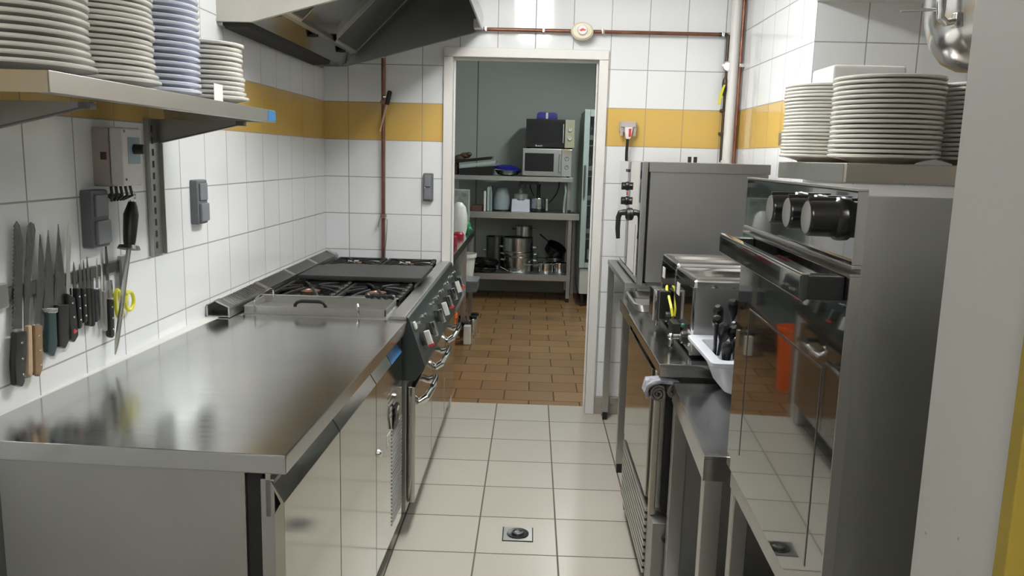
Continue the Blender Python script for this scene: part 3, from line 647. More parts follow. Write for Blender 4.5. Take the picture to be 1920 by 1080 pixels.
ov.location = Vector((.404 + lo.x * math.cos(th_) - lo.y * math.sin(th_), 1.013 + lo.x * math.sin(th_) + lo.y * math.cos(th_), .822)); ov.rotation_euler = (0, 0, th_); ov.scale = (.95, .95, .95)
st = thing('oven_stand', 'open steel frame stand carrying the black glass oven', 'stand', (.70, 1.31, 0))
m = MB().box(.432, .98, 1.03, 1.045, .762, .8005); m.box(.432, .98, 1.575, 1.59, .762, .8005); m.box(.420, .432, 1.03, 1.59, .760, .8005, .002); m.box(.96, .98, 1.045, 1.575, .762, .8005)
obj('top_frame', m, 'steel', st)
for x in (.422, .945):
    for y in (1.03, 1.555): obj('leg', MB().box(x, x + .033, y, y + .033, .02, .759, .003), 'steel', st); obj('foot', MB().box(x + .003, x + .030, y + .003, y + .030, 0, .02), 'black', st)
obj('shelf_plate', MB().box(.44, .96, 1.05, 1.57, .20, .215), 'steel_dark', st)
obj('back_panel', MB().box(.94, .944, 1.07, 1.55, .22, .76), 'steel_dark', st)
st.rotation_euler = (0, 0, math.radians(-2.2))

# ------------------------------------------------------------------ right: prep table
tb = thing('prep_table', 'narrow steel table holding the cutlery bin beside the oven', 'table', (.70, 2.0, 0))
m = MB().box(.402, 1.02, 1.722, 2.325, .772, .780, .001); m.box(.402, .406, 1.722, 2.325, .722, .772); m.box(.406, 1.02, 1.722, 1.726, .722, .772); m.box(.406, 1.02, 2.321, 2.325, .722, .772)
obj('table_top', m, 'steel_top', tb)
for x in (.407, .97):
    for y in (1.728, 2.285): obj('leg', MB().box(x, x + .042, y, y + .042, .03, .771, .002), 'steel', tb); obj('foot', MB().box(x + .004, x + .038, y + .004, y + .038, 0, .03), 'black', tb)
obj('lower_shelf', MB().box(.41, 1.0, 1.745, 2.31, .14, .16, .002), 'steel_side', tb)
obj('rear_panel', MB().box(1.0, 1.004, 1.78, 2.28, .16, .770), 'steel_side', tb)
obj('side_panel', MB().box(.445, .995, 2.300, 2.304, .16, .770), 'steel_side', tb)
tt_ = math.radians(-3.2); lo = tb.location - Vector((.402, 1.722, 0))
tb.location = Vector((.402 + lo.x * math.cos(tt_) - lo.y * math.sin(tt_), 1.722 + lo.x * math.sin(tt_) + lo.y * math.cos(tt_), 0)); tb.rotation_euler = (0, 0, tt_)
# cutlery bin and black handled cutlery
bn = thing('cutlery_bin', 'pale plastic bin full of black handles on the prep table', 'bin', (.60, 2.24, .78))
m = MB()
def ring(x0, x1, y0, y1, r=.03, n=5):
    out = []
    for cx, cy, a in ((x1 - r, y1 - r, 0), (x0 + r, y1 - r, PI / 2), (x0 + r, y0 + r, PI), (x1 - r, y0 + r, 1.5 * PI)):
        out += [(cx + r * math.cos(a + PI / 2 * k / n), cy + r * math.sin(a + PI / 2 * k / n)) for k in range(n + 1)]
    return out
rings = [(ring(.585, .78, 2.17, 2.31, .03), .781), (ring(.545, .80, 2.125, 2.325, .035), .806), (ring(.515, .83, 2.105, 2.372, .02), .890), (ring(.497, .85, 2.085, 2.415, .015), .888), (ring(.489, .858, 2.075, 2.425, .015), .894), (ring(.489, .858, 2.075, 2.425, .015), .903), (ring(.496, .85, 2.083, 2.417, .015), .906), (ring(.519, .826, 2.110, 2.368, .018), .904), (ring(.550, .795, 2.130, 2.320, .032), .830), (ring(.590, .775, 2.175, 2.305, .028), .786)]
vr = [[m.bm.verts.new((x, y, z)) for x, y in rg] for rg, z in rings]
for A, B in zip(vr, vr[1:]):
    for k in range(len(A)): m.bm.faces.new((A[k], A[(k + 1) % len(A)], B[(k + 1) % len(B)], B[k]))
m.bm.faces.new(vr[0][::-1]); m.bm.faces.new(vr[-1])
obj('tub', m, 'bin', bn)
hp = None
rnd = random.Random(4)
spots = [(.546 + .036 * i + (.018 if j % 2 else 0), 2.160 + .034 * j) for j in range(6) for i in range(7 if j % 2 == 0 else 6)]
for n_, (x, y) in enumerate(spots):
    zb = .835; ht = .900 + .085 * (y - 2.12) / .2 + rnd.uniform(0, .035); 
    if x > .80: continue
    if hp is None:
        m = MB().tube([(0, 0, -.06), (0, 0, .0), (0, 0, .02), (0, 0, .05), (0, 0, .064), (0, 0, .072)], [.004, .006, .012, .0155, .0145, .007], 12)
        hp = obj('table_knife', m, 'black', None, origin=(0, 0, 0)); o = hp
    else: o = hp.copy(); C.objects.link(o)
    o.location = (x, y, ht - .045); o.rotation_euler = (rnd.uniform(.25, 1.0), rnd.uniform(-.35, .35), 0); o.scale = (1.0, 1.0, 1.0)
    tag(o, 'rounded black handle of a piece of cutlery standing in the pale bin', 'cutlery', 'black-handled cutlery crowded in the pale bin')
tag(obj('steak_knife', MB().box(.5225, .5305, 2.205, 2.225, .862, .985, .003), 'black'), 'flat upright black handle at the bin corner nearest the aisle', 'cutlery')

# ------------------------------------------------------------------ right: undercounter unit with fryers
fc = thing('fryer_counter', 'steel counter unit under the two fryers', 'counter', (.72, 2.75, 0))
m = MB().box(.394, 1.04, 2.340, 3.118, .812, .830, .003); m.box(.400, 1.04, 2.346, 3.11, .790, .812)
obj('counter_top', m, 'steel_top', fc)
obj('body', MB().box(.47, 1.03, 2.42, 3.11, .08, .79), 'steel_side', fc)
obj('front_door', MB().box(.398, .420, 2.50, 3.11, .34, .775, .003), 'steel_door', fc)
gr = MB()
for k in range(10): gr.box(.396, .418, 2.47, 3.10, .085 + k * .024, .101 + k * .024, .003)
obj('vent_grille', gr, 'steel', fc)
obj('corner_post', MB().box(.398, .416, 2.405, 2.430, .32, .788, .002), 'steel_warm', fc)
obj('inner_post', MB().box(.418, .434, 2.415, 2.45, .34, .788, .002), 'steel', fc)
obj('slot_shade', MB().box(.435, .455, 2.402, 2.419, .33, .79), 'rubber', fc)  # solid black bar in place of the shade inside the slot
obj('lower_box', MB().box(.404, .455, 2.352, 2.465, .02, .318, .003), 'steel_side', fc)
obj('knob', MB().lathe((.445, 2.352, .27), [(.012, 0), (.012, .012), (.008, .015), (0, .015)], 16, '-y'), 'black', fc)
obj('side_skin', MB().box(.456, 1.03, 2.395, 2.419, .06, .79, .002), 'steel_side', fc)
for y in (2.44, 3.05): obj('foot', MB().cyl((.5, y, 0), (.5, y, .08), .018), 'steel_dark', fc)
# towels over the unit's near end rail
tw = thing('kitchen_towel', 'rolled grey kitchen towel with white and blue cloth under the counter edge', 'towel', (.40, 2.37, .70))
def spiral(cx, cz, r, turns, n=40, sx=1.0):
    return [(cx + sx * (r * (1 - .8 * i / n)) * math.cos(turns * 2 * PI * i / n + 1), 0, cz + (r * (1 - .8 * i / n)) * math.sin(turns * 2 * PI * i / n + 1)) for i in range(n + 1)]
def rollmesh(cx, cz, r, turns, y0, y1, th=.006):
    P_ = spiral(cx, cz, r, turns); mm = MB()
    rows = []
    for i, q in enumerate(P_):
        a = Vector((q[0] - cx, 0, q[2] - cz)).normalized()
        rows.append([mm.bm.verts.new((q[0] + a.x * s, yy + .004 * math.sin(i * .9), q[2] + a.z * s)) for yy in (y0, y1) for s in (th / 2, -th / 2)])
    for A, B in zip(rows, rows[1:]):
        for u, v in ((0, 1), (1, 3), (3, 2), (2, 0)): mm.bm.faces.new((A[u], A[v], B[v], B[u]))
    mm.bm.faces.new((rows[0][0], rows[0][1], rows[0][3], rows[0][2])); mm.bm.faces.new((rows[-1][0], rows[-1][2], rows[-1][3], rows[-1][1]))
    return mm
obj('rolled_cloth', rollmesh(.398, .735, .025, 2.4, 2.346, 2.395), 'cloth', tw)
obj('rolled_cloth', rollmesh(.446, .742, .022, 2.3, 2.348, 2.395), 'cloth', tw)
m = MB()
for k in range(7):
    y = 2.347 + k * .0075
    m.tube([(.366 + .002 * k, y, .722), (.360, y, .742), (.366, y, .758 + .002 * k), (.382, y, .770), (.405, y + .001, .774), (.430, y, .772), (.460, y, .768)], [.006, .007, .007, .008, .007, .007, .004], 8)
obj('printed_cloth', m, 'cloth_w', tw)
obj('rail', MB().tube([(.41, 2.43, .782), (.41, 2.37, .782), (.46, 2.37, .782), (.46, 2.42, .782)], .003, 8), 'steel', tw)
# two fryers
def fryer(x0, x1, y0, y1, zt, label):
    t = thing('deep_fryer', label, 'fryer', ((x0 + x1) / 2, (y0 + y1) / 2, .83))
    m = MB().box(x0 + .004, x1, y0, y1, .838, zt - .02, .004); b = obj('body', m, 'steel_side', t)
    m = MB()
    zr = [(0, -.022), (0, -.004), (.004, 0), (.010, 0), (.030, -.006), (.034, -.016)]
    rg = []
    for d, z in zr:
        rg.append([m.bm.verts.new((x, y, zt + z)) for x, y in ring(x0 + d, x1 - d, y0 + d, y1 - d, .012, 4)])
    for A, B in zip(rg, rg[1:]):
        for k in range(len(A)): m.bm.faces.new((A[k], A[(k + 1) % len(A)], B[(k + 1) % len(B)], B[k]))
    m.bm.faces.new(rg[-1]); m.bm.faces.new(rg[0][::-1])
    obj('lid', m, 'chrome', t)
    pn = obj('front_panel', MB().box(x0 - .002, x0 + .003, y0 + .012, y1 - .006, .86, zt - .025, .001), 'glass_black', t)
    obj('edge_strip', MB().box(x0 - .003, x0 + .006, y0, y0 + .010, .838, zt - .022, .001), 'chrome', t)
    obj('label_plate', MB().box(x0 - .0035, x0 - .002, y0 + .22, y0 + .27, zt - .085, zt - .045), 'white', pn)
    obj('drain_tap', MB().cyl((x0 - .045, y0 + .10, .875), (x0, y0 + .10, .875), .008).ball((x0 - .045, y0 + .10, .875), .011).cyl((x0 - .045, y0 + .10, .875), (x0 - .045, y0 + .10, .842), .006), 'chrome', t)
    k = obj('thermostat_knob', MB().lathe((x0 - .002, y0 + .045, .885), [(.022, 0), (.021, .018), (.018, .022), (0, .022)], 22, '-x'), 'black', t)
    obj('knob_ring', MB().lathe((x0 - .0018, y0 + .045, .885), [(.028, 0), (.028, .003), (.021, .004)], 24, '-x'), 'chrome', t)
    obj('switch_block', MB().box(x0 - .030, x0 - .002, y0 + .16, y0 + .24, .865, .905, .004), 'black', t)
    for x in (x0 + .03, x1 - .03):
        for y in (y0 + .03, y1 - .03): obj('foot', MB().cyl((x, y, .83), (x, y, .838), .012, 12), 'rubber', t)
    return t, pn
t1, pn = fryer(.502, .86, 2.425, 2.735, 1.072, 'near deep fryer, a shiny steel box with a small white label')
obj('indicator_light', MB().lathe((.500, 2.56, .905), [(.007, 0), (.006, .005), (0, .006)], 12, '-x'), 'green', t1)
t2, pn = fryer(.506, .86, 2.755, 3.06, 1.080, 'far deep fryer, a shiny steel box touching the combi oven side')
obj('warning_sticker', MB().box(.5035, .5045, 2.80, 2.86, .90, .94), 'red', pn)
obj('yellow_hose', MB().tube([(.494, 2.86, .985), (.490, 2.84, .978), (.492, 2.80, .958), (.494, 2.745, .925), (.498, 2.735, .900)], .005, 8), 'yellow', t2)
m = MB().box(.444, .470, 2.84, 2.93, .86, .975, .004).box(.448, .500, 2.85, 2.90, .955, .972, .002)
obj('fryer_basket_hook', m, 'chrome', t2)
obj('control_head', MB().box(.462, .502, 2.80, 2.835, .875, .975, .004), 'black', t2)
# far counter section under the combi oven
fs = thing('steel_side_table', 'far steel table section with a shallow tray in front of the combi oven', 'table', (.70, 3.4, 0))
m = MB().box(.404, 1.05, 3.124, 3.515, .812, .826, .002); m.box(.404, .412, 3.124, 3.515, .77, .812)
obj('table_top', m, 'steel_top', fs)
for y in (3.14, 3.47): obj('leg', MB().box(1.0, 1.035, y, y + .03, 0, .81), 'steel', fs)
obj('leg', MB().box(.414, .442, 3.138, 3.166, 0, .81, .002), 'steel', fs)
tr = thing('drip_tray', 'shallow oblong steel tray with rounded compartments beside the far fryer', 'tray', (.49, 3.34, .826))
m = MB()
for a, b, z0, z1 in ((ring(.425, .60, 3.20, 3.70, .03), 0, .827, .852),):
    pass
rg = []
for d, z in ((.012, .827), (.004, .855), (0, .858), (.008, .860), (.014, .856), (.024, .833)):
    rg.append([m.bm.verts.new((x, y, z)) for x, y in ring(.422 + d, .600 - d, 3.17 + d, 3.505 - d, .035, 4)])
for A, B in zip(rg, rg[1:]):
    for k in range(len(A)): m.bm.faces.new((A[k], A[(k + 1) % len(A)], B[(k + 1) % len(B)], B[k]))
m.bm.faces.new(rg[0][::-1]); m.bm.faces.new(rg[-1]); obj('tray_body', m, 'steel', tr)
obj('divider', MB().box(.444, .578, 3.33, 3.338, .833, .855, .002), 'steel', tr)

# ------------------------------------------------------------------ combi oven on its stand
co = thing('combi_oven', 'large stainless combi oven beside the doorway, door turned to the aisle', 'oven', (.73, 3.85, .895))
obj('casing', MB().box(.492, .985, 3.405, 4.28, .915, 1.415, .003), 'steel_side', co)
obj('top_cover', MB().box(.486, .990, 3.400, 4.285, 1.382, 1.424, .002), 'steel', co)
obj('door_gap', MB().box(.482, .492, 3.415, 4.275, .925, 1.40), 'rubber', co)
cd = obj('door', MB().box(.456, .481, 3.398, 4.285, .905, 1.424, .004), 'mirror', co)
obj('door_edge', MB().box(.458, .480, 3.392, 3.3975, .905, 1.424, .002), 'steel_side', cd)
obj('seam', MB().box(.4554, .4558, 3.52, 3.524, .93, 1.15).box(.4554, .4558, 3.524, 4.1, .93, .934), 'rubber', cd)
hd2 = obj('door_handle', MB().tube([(.455, 3.76, 1.185), (.43, 3.76, 1.188), (.412, 3.76, 1.184), (.405, 3.76, 1.165), (.404, 3.76, 1.11), (.408, 3.76, 1.065)], [.016, .015, .014, .012, .011, .009], 12), 'black', cd)
obj('handle_hub', MB().lathe((.455, 3.76, 1.180), [(.030, 0), (.028, .012), (.018, .018), (0, .018)], 20, '-x'), 'black', hd2)
obj('handle_badge', MB().lathe((.437, 3.76, 1.180), [(.010, 0), (.008, .002), (0, .002)], 16, '-x'), 'chrome', hd2)
for z in (1.235, 1.305):
    k = obj('knob', MB().lathe((.455, 3.90, z), [(.022, 0), (.020, .006), (.013, .010), (.012, .022), (0, .022)], 20, '-x'), 'black', cd)
    obj('pointer', MB().box(.428, .450, 3.895, 3.905, z - .018, z + .018, .002), 'black', k)
obj('display', MB().box(.451, .456, 3.85, 3.95, 1.372, 1.386, .001), 'black', cd)
obj('red_mark', MB().box(.4545, .4558, 3.88, 3.92, 1.262, 1.280), 'red', cd)
for i in range(2): obj('vent_stub', MB().cyl((.765 + .028 * i, 4.0, 1.424), (.765 + .028 * i, 4.0, 1.452), .009, 12), 'black', co)
for x in (.52, .95):
    for y in (3.45, 4.22): obj('foot', MB().cyl((x, y, .895), (x, y, .915), .018, 14), 'black', co)
obj('base_rail', MB().box(.50, .97, 3.42, 3.44, .897, .914), 'steel_dark', co)
cs = thing('oven_stand', 'steel stand under the combi oven, front leg with black foot in the aisle', 'stand', (.72, 3.9, 0))
m = MB().box(.420, .99, 3.52, 4.33, .868, .894, .003); obj('top_frame', m, 'steel_side', cs)
for x in (.422, .955):
    for y in (3.53, 4.290): l = obj('leg', MB().box(x, x + .033, y, y + .033, .045, .868, .002), 'steel', cs); obj('foot', MB().box(x + .004, x + .029, y + .004, y + .029, 0, .045, .002), 'black', l)
obj('lower_rail', MB().box(.430, .980, 3.95, 3.97, .20, .23, .002), 'steel', cs)

# ------------------------------------------------------------------ right shelf with plates, pot
rs = thing('plate_shelf', 'steel shelf box behind the black oven carrying three plate stacks', 'shelf', (1.1, 2.25, 1.39))
m = MB().box(.755, 1.899, 1.975, 2.52, 1.388, 1.436, .003); obj('shelf_box', m, 'steel_warm', rs)
obj('end_plate', MB().box(.7535, .7549, 1.99, 2.505, 1.390, 1.434), 'steel', rs)
stack(.842, 2.38, 1.4365, 21, .0097, .122, 'porcelain', 'the left shelf stack beyond the black oven', 'plates in the left stack on the right-hand shelf', .0015, [.122] * 8 + [.119] * 8)
stack(.893, 2.105, 1.4365, 17, .0119, .133, 'porcelain', 'the big middle stack above the black oven', 'plates in the big middle stack on the right-hand shelf', .0015)
stack(1.158, 2.12, 1.4365, 17, .0114, .122, 'porcelain', 'the right stack half hidden by the grey pillar', 'plates in the right stack on the right-hand shelf', .0015)
tag(obj('plastic_box', MB().box(.96, 1.20, 2.70, 2.90, 1.55, 1.752, .012), 'white'), 'blank white plastic box showing just above the big right plate stack', 'box')
tag(obj('wall_ledge', MB().box(.95, 1.899, 2.56, 3.20, 1.50, 1.55, .003), 'steel'), 'steel ledge behind the right plate stacks carrying the white box', 'shelf')
pt = thing('hanging_stockpot', 'polished steel pot with side handle hanging high beside the pillar', 'pot', (1.28, 2.42, 1.73))
pc = (1.275, 2.42, 1.745)
obj('pot_body', MB().lathe(pc, [(0, -.04), (.06, -.036), (.10, -.015), (.135, .03), (.152, .09), (.158, .16), (.160, .30), (.166, .306), (.160, .312), (.150, .30), (.146, .10), (.08, 0), (0, -.02)], 48), 'pot', pt)
hm = MB().tube([(1.155, 2.33, 1.832), (1.118, 2.315, 1.822), (1.100, 2.31, 1.835), (1.098, 2.31, 1.87), (1.098, 2.31, 1.925), (1.103, 2.31, 1.955), (1.125, 2.32, 1.965), (1.160, 2.335, 1.955)], [.010, .010, .011, .013, .013, .011, .010, .010], 12)
obj('side_handle', hm, 'chrome', pt)
for z in (1.832, 1.955): obj('handle_plate', MB().box(1.145, 1.165, 2.315, 2.350, z - .020, z + .020, .004), 'chrome', pt)
obj('suspension_hook', MB().tube([(1.275, 2.42, 2.049), (1.275, 2.42, 1.98), (1.275, 2.26, 1.975), (1.275, 2.258, 2.02)], .004, 8).tube([(1.275, 2.42, 2.0), (1.275, 2.575, 1.975), (1.275, 2.58, 2.04)], .004, 8), 'chrome', pt)
tag(obj('utensil_hook', MB().tube([(1.02, 2.38, 1.862), (1.04, 2.38, 1.866), (1.12, 2.38, 1.868)], [.003, .006, .004], 8), 'steel'), 'small steel prong sticking out left of the hanging pot', 'hook')

# ------------------------------------------------------------------ pipes and fittings on the back wall
def pipe_thing(label, cat='pipe', loc=(0, 0, 0), name='copper_pipe'): return thing(name, label, cat, loc)
pl_ = pipe_thing('vertical copper gas pipe on the back wall left of the doorway', loc=(-.81, 4.37, .83))
obj('pipe', MB().cyl((-.812, 4.375, .835), (-.812, 4.375, 1.928), .0095, 14), 'copper', pl_)
for z in (1.092, 1.70):
    obj('pipe_clip', MB().box(-.826, -.798, 4.362, 4.405, z - .009, z + .009, .003), 'brass', pl_)
obj('bent_wire', MB().tube([(-.838, 4.362, 1.03), (-.834, 4.36, 1.06), (-.826, 4.36, 1.083), (-.795, 4.36, 1.083), (-.787, 4.36, 1.07), (-.792, 4.36, .98), (-.803, 4.362, .86)], .003, 8), 'steel', pl_)
lv = thing('stick_lighter', 'thin pale stick with black grip hooked on the copper pipe', 'stick', (-.80, 4.34, 1.55))
obj('stick', MB().tube([(-.825, 4.345, 1.545), (-.784, 4.345, 1.70)], [.0045, .006], 10), 'wood2', lv)
obj('grip', MB().tube([(-.787, 4.345, 1.685), (-.779, 4.345, 1.72), (-.771, 4.345, 1.752), (-.769, 4.345, 1.758)], [.011, .013, .013, .008], 12), 'black', lv)
obj('clip', MB().box(-.808, -.782, 4.347, 4.366, 1.722, 1.732, .002), 'chrome', lv)
tp = pipe_thing('tarnished copper pipe running over the doorway and down behind the combi oven', loc=(.35, 4.37, 1.42))
Yp = 4.372
obj('pipe', MB().tube([(-.282, Yp, 2.087), (.99, Yp, 2.087)], .0095, 12), 'copper', tp)
obj('elbow', MB().tube([(.95, Yp, 2.087), (.985, Yp, 2.087), (.996, Yp, 2.080), (1.0, Yp, 2.068), (1.0, Yp, 1.95)], .0112, 12), 'copper_dark', tp)
obj('down_pipe', MB().tube([(1.0, Yp, 1.95), (1.002, Yp, 1.43)], .0085, 12), 'copper_dark', tp)
obj('pressure_gauge', MB().lathe((1.0, Yp - .012, 1.925), [(.026, -.01), (.027, .012), (.022, .014), (.020, .010), (0, .010)], 24, '-y'), 'chrome', tp)
v_ = obj('shutoff_valve', MB().tube([(1.0, Yp, 1.87), (1.0, Yp, 1.855), (1.0, Yp, 1.84), (1.0, Yp, 1.79), (1.0, Yp, 1.775)], [.010, .016, .018, .016, .010], 12).tube([(1.0, Yp, 1.82), (.985, Yp - .03, 1.82)], .008), 'copper_dark', tp)
obj('valve_lever', MB().prism([(.992, 1.828), (.984, 1.83), (.966, 1.79), (.958, 1.728), (.970, 1.726), (.980, 1.785)], 'y', Yp - .040, Yp - .034), 'yellow', v_)
for x in (-.27, .035, .345, .97): obj('pipe_clip', MB().box(x - .007, x + .007, 4.355, 4.406, 2.075, 2.100, .003), 'chrome', tp)
for z in (1.70, 1.58): obj('pipe_clip', MB().box(.985, 1.018, 4.36, 4.406, z - .007, z + .007, .003), 'copper_dark', tp)
ga = thing('gas_shutoff_button', 'oval cream button with red mark on the pipe above the doorway', 'button', (.235, 4.35, 2.04))
m = MB().lathe((0, 0, 0), [(.046, 0), (.045, .022), (.038, .030), (0, .030)], 36, '-y')
for v in m.bm.verts: v.co.x *= 1.28
bmesh.ops.translate(m.bm, verts=m.bm.verts, vec=(.235, 4.360, 2.084))
obj('oval_plate', m, 'cream', ga)
b_ = obj('button', MB().lathe((.235, 4.330, 2.088), [(.027, 0), (.026, .008), (.022, .011), (0, .011)], 28, '-y'), 'white', ga)
obj('red_mark', MB().prism([(.218, 2.086), (.232, 2.094), (.240, 2.097), (.240, 2.092), (.252, 2.090), (.252, 2.085), (.236, 2.083), (.228, 2.079)], 'y', 4.3182, 4.3190), 'red', b_)
wp = pipe_thing('thick white pipe standing in the back right corner', loc=(1.03, 4.37, 0), name='white_pipe')
obj('pipe', MB().cyl((1.035, 4.362, 1.0), (1.035, 4.362, 2.5), .030, 20), 'paint', wp)
obj('wall_bracket', MB().box(1.0, 1.066, 4.34, 4.405, 1.42, 1.44, .003), 'paint', wp)
cp2 = pipe_thing('copper pipe beside the thick white corner pipe', loc=(1.06, 4.33, 0))
obj('pipe', MB().cyl((1.057, 4.315, 1.0), (1.057, 4.315, 2.5), .0095, 14), 'copper', cp2)
obj('pipe_clip', MB().box(1.05, 1.075, 4.29, 4.325, 1.915, 1.935, .004), 'chrome', cp2)
so = thing('power_socket', 'grey wall socket with red and white plug on the yellow tiles', 'socket', (.49, 4.38, 1.54))
obj('housing', MB().box(.455, .545, 4.370, 4.406, 1.575, 1.630, .004).box(.460, .540, 4.355, 4.372, 1.600, 1.632, .003), 'grey_box', so)
for x in (.462, .530): obj('lid_arm', MB().prism([(x, 1.60), (x + .012, 1.60), (x + .010, 1.555), (x - .006, 1.555)], 'y', 4.362, 4.37), 'grey_box', so)
pg = obj('plug', MB().prism([(.478, 1.600), (.522, 1.600), (.514, 1.545), (.508, 1.538), (.490, 1.538), (.485, 1.545)], 'y', 4.335, 4.369, .004), 'white', so)
obj('red_stripe', MB().box(.500, .513, 4.333, 4.336, 1.550, 1.592), 'red', pg)
obj('cable', MB().tube([(.498, 4.352, 1.538), (.496, 4.352, 1.47), (.497, 4.355, 1.43), (.50, 4.36, 1.36)], .008, 10), 'black', pg)
# floor drain
dn = thing('floor_drain', 'square steel floor drain with round black grate', 'drain', (-.017, 2.885, 0))
obj('frame', MB().box(-.072, .038, 2.830, 2.940, .0005, .004, .001), 'steel', dn)
obj('gasket', MB().box(-.076, .042, 2.826, 2.944, .0002, .0012), 'rubber', dn)
g_ = obj('grate', MB().lathe((-.017, 2.885, .004), [(.042, 0), (.042, .003), (.034, .002), (.026, .0005), (0, .0005)], 28), 'black', dn)
obj('bell_cup', MB().lathe((-.017, 2.885, .0045), [(.024, 0), (.022, .008), (.016, .010), (.013, .006), (0, .005)], 24), 'steel_dark', g_)
# ------------------------------------------------------------------ back room: rack table with shelves
pr = thing('rack_table', 'steel work table with lower and upper shelf at the far end of the back room', 'table', (-.1, 8.2, 0))
m = MB().box(-.80, .468, 7.90, 8.50, .885, .890, .001).box(-.80, .468, 7.90, 7.904, .828, .885, .001).box(.464, .468, 7.904, 8.50, .828, .885)
obj('table_top', m, 'steel', pr)
m = MB().box(-.78, .400, 7.92, 8.49, .270, .275).box(-.78, .400, 7.915, 7.920, .215, .275, .001)
obj('lower_shelf', m, 'steel_side', pr)
for x in (-.78, .362):
    for y in (7.925, 8.44): obj('leg', MB().box(x, x + .038, y, y + .038, .04, .828, .002), 'steel_side', pr); obj('foot', MB().box(x + .004, x + .034, y + .004, y + .034, 0, .04), 'black', pr)
obj('leg', MB().box(.43, .462, 8.40, 8.43, .0, .828, .002), 'steel_side', pr)
us = thing('steel_shelf', 'upper steel shelf carrying microwaves and pans in the back room', 'shelf', (-.2, 8.2, .89))
obj('shelf_board', MB().box(-.80, .392, 7.905, 8.40, 1.236, 1.241).box(-.80, .392, 7.90, 7.905, 1.198, 1.241, .001), 'steel', us)
for x in (-.79, .345): obj('post', MB().box(x, x + .03, 8.0, 8.03, .890, 1.235, .002), 'steel_side', us); obj('post', MB().box(x, x + .03, 8.36, 8.39, .890, 1.235, .002), 'steel_side', us)
obj('plug_strip', MB().box(-.13, .06, 7.93, 8.0, 1.165, 1.197, .004), 'black', us)
def microwave(x0, x1, z0, z1, body, side, label, glass_w, panel):
    t = thing('microwave', label, 'microwave', ((x0 + x1) / 2, 8.1, z0))
    obj('casing', MB().box(x0, x1, 7.935, 8.32, z0 + .010, z1, .004), body, t)
    xm = x1 - panel
    obj('door', MB().box(x0 + .002, xm - .003, 7.915, 7.934, z0 + .014, z1 - .004, .003), side, t)
    obj('window', MB().box(x0 + .022, x0 + glass_w, 7.9135, 7.9148, z0 + .055, z1 - .045), 'dark_window', t)
    p_ = obj('control_panel', MB().box(xm, x1 - .001, 7.917, 7.934, z0 + .012, z1 - .002, .003), 'bean' if body != 'steel' else 'chrome', t)
    for k in (.66, .36):
        z = z0 + (z1 - z0) * k; xc = (xm + x1) / 2
        kb = obj('knob', MB().lathe((xc, 7.917, z), [(.022, 0), (.020, .014), (.016, .018), (0, .018)], 20, '-y'), 'white' if body != 'steel' else 'chrome', p_)
        obj('pointer', MB().box(xc - .002, xc + .002, 7.897, 7.900, z, z + .016), 'black', kb)
    obj('handle', MB().tube([(xm - .018, 7.915, z0 + .05), (xm - .018, 7.890, z0 + .06), (xm - .018, 7.890, z1 - .05), (xm - .018, 7.915, z1 - .04)], .006, 8), 'chrome', t)
    for x in (x0 + .03, x1 - .03):
        for y in (7.96, 8.28): obj('foot', MB().cyl((x, y, z0), (x, y, z0 + .011), .012, 10), 'rubber', t)
    return t
microwave(-.105, .375, 1.241, 1.515, 'steel', 'steel_side', 'steel-fronted microwave, lower of the two stacked microwaves', .305, .10)
mu = microwave(-.078, .395, 1.515, 1.798, 'black', 'black_m', 'black and beige microwave stacked on the steel one', .330, .095)
m = MB()
for k, (h, wd) in enumerate(((.016, .010), (.010, .007), (.011, .008), (.010, .007), (.014, .006), (.011, .007))): m.box(.018 + .012 * k, .018 + .012 * k + wd, 7.9126, 7.9133, 1.535, 1.535 + h)
obj('maker_mark', m, 'fridge_w', mu)
bx_ = thing('plastic_tub', 'small blue plastic tub with white strip on top of the microwaves', 'tub', (.122, 8.05, 1.798))
obj('tub_body', MB().prism([(.018, 1.7985), (.226, 1.7985), (.222, 1.845), (.205, 1.862), (.045, 1.866), (.026, 1.85)], 'y', 7.96, 8.14, .006), 'blue', bx_)
obj('white_strip', MB().box(.110, .132, 7.957, 7.9598, 1.802, 1.860), 'white', bx_)
# things on the upper shelf left
def tray_stack():
    tag(obj('baking_pan', MB().prism([(-.72, 1.2415), (-.395, 1.2415), (-.378, 1.335), (-.735, 1.30)], 'y', 7.94, 8.30, .003), 'black_m'), 'deep black baking pan under the tilted trays on the upper shelf', 'pan')
    R_ = Matrix.Translation((-.55, 8.1, 1.345)) @ Matrix.Rotation(math.radians(-8), 4, 'Y')
    tag(obj('oven_tray', MB().prism([(-.16, -.014), (.18, -.014), (.19, .018), (-.173, .018)], 'y', -.18, .16, .002, R_), 'fridge'), 'pale tray tilted between two black trays', 'tray')
    R_ = Matrix.Translation((-.58, 8.1, 1.392)) @ Matrix.Rotation(math.radians(-7), 4, 'Y')
    tag(obj('oven_tray', MB().prism([(-.18, -.014), (.17, -.014), (.18, .014), (-.193, .014)], 'y', -.18, .16, .002, R_), 'black_m'), 'flat black tray tilted on top of the pile', 'tray')
tray_stack()
m = MB().ball((-.675, 8.05, 1.430), .055, (1, .8, .55), 12).ball((-.64, 8.03, 1.444), .035, (1, .8, .6), 10).ball((-.73, 8.05, 1.40), .05, (1.2, .8, .8), 10); tag(obj('oven_cloth', m, 'brown_label'), 'crumpled dark red oven cloth lying on the tray pile', 'cloth')
tag(obj('red_box', MB().box(-.80, -.745, 7.98, 8.15, 1.2415, 1.36, .004), 'brown_label'), 'dark red box at the left end of the upper shelf', 'box')
bo = thing('mixing_bowl', 'steel bowl with blue lid tilted against the microwave stack', 'bowl', (-.25, 8.08, 1.241))
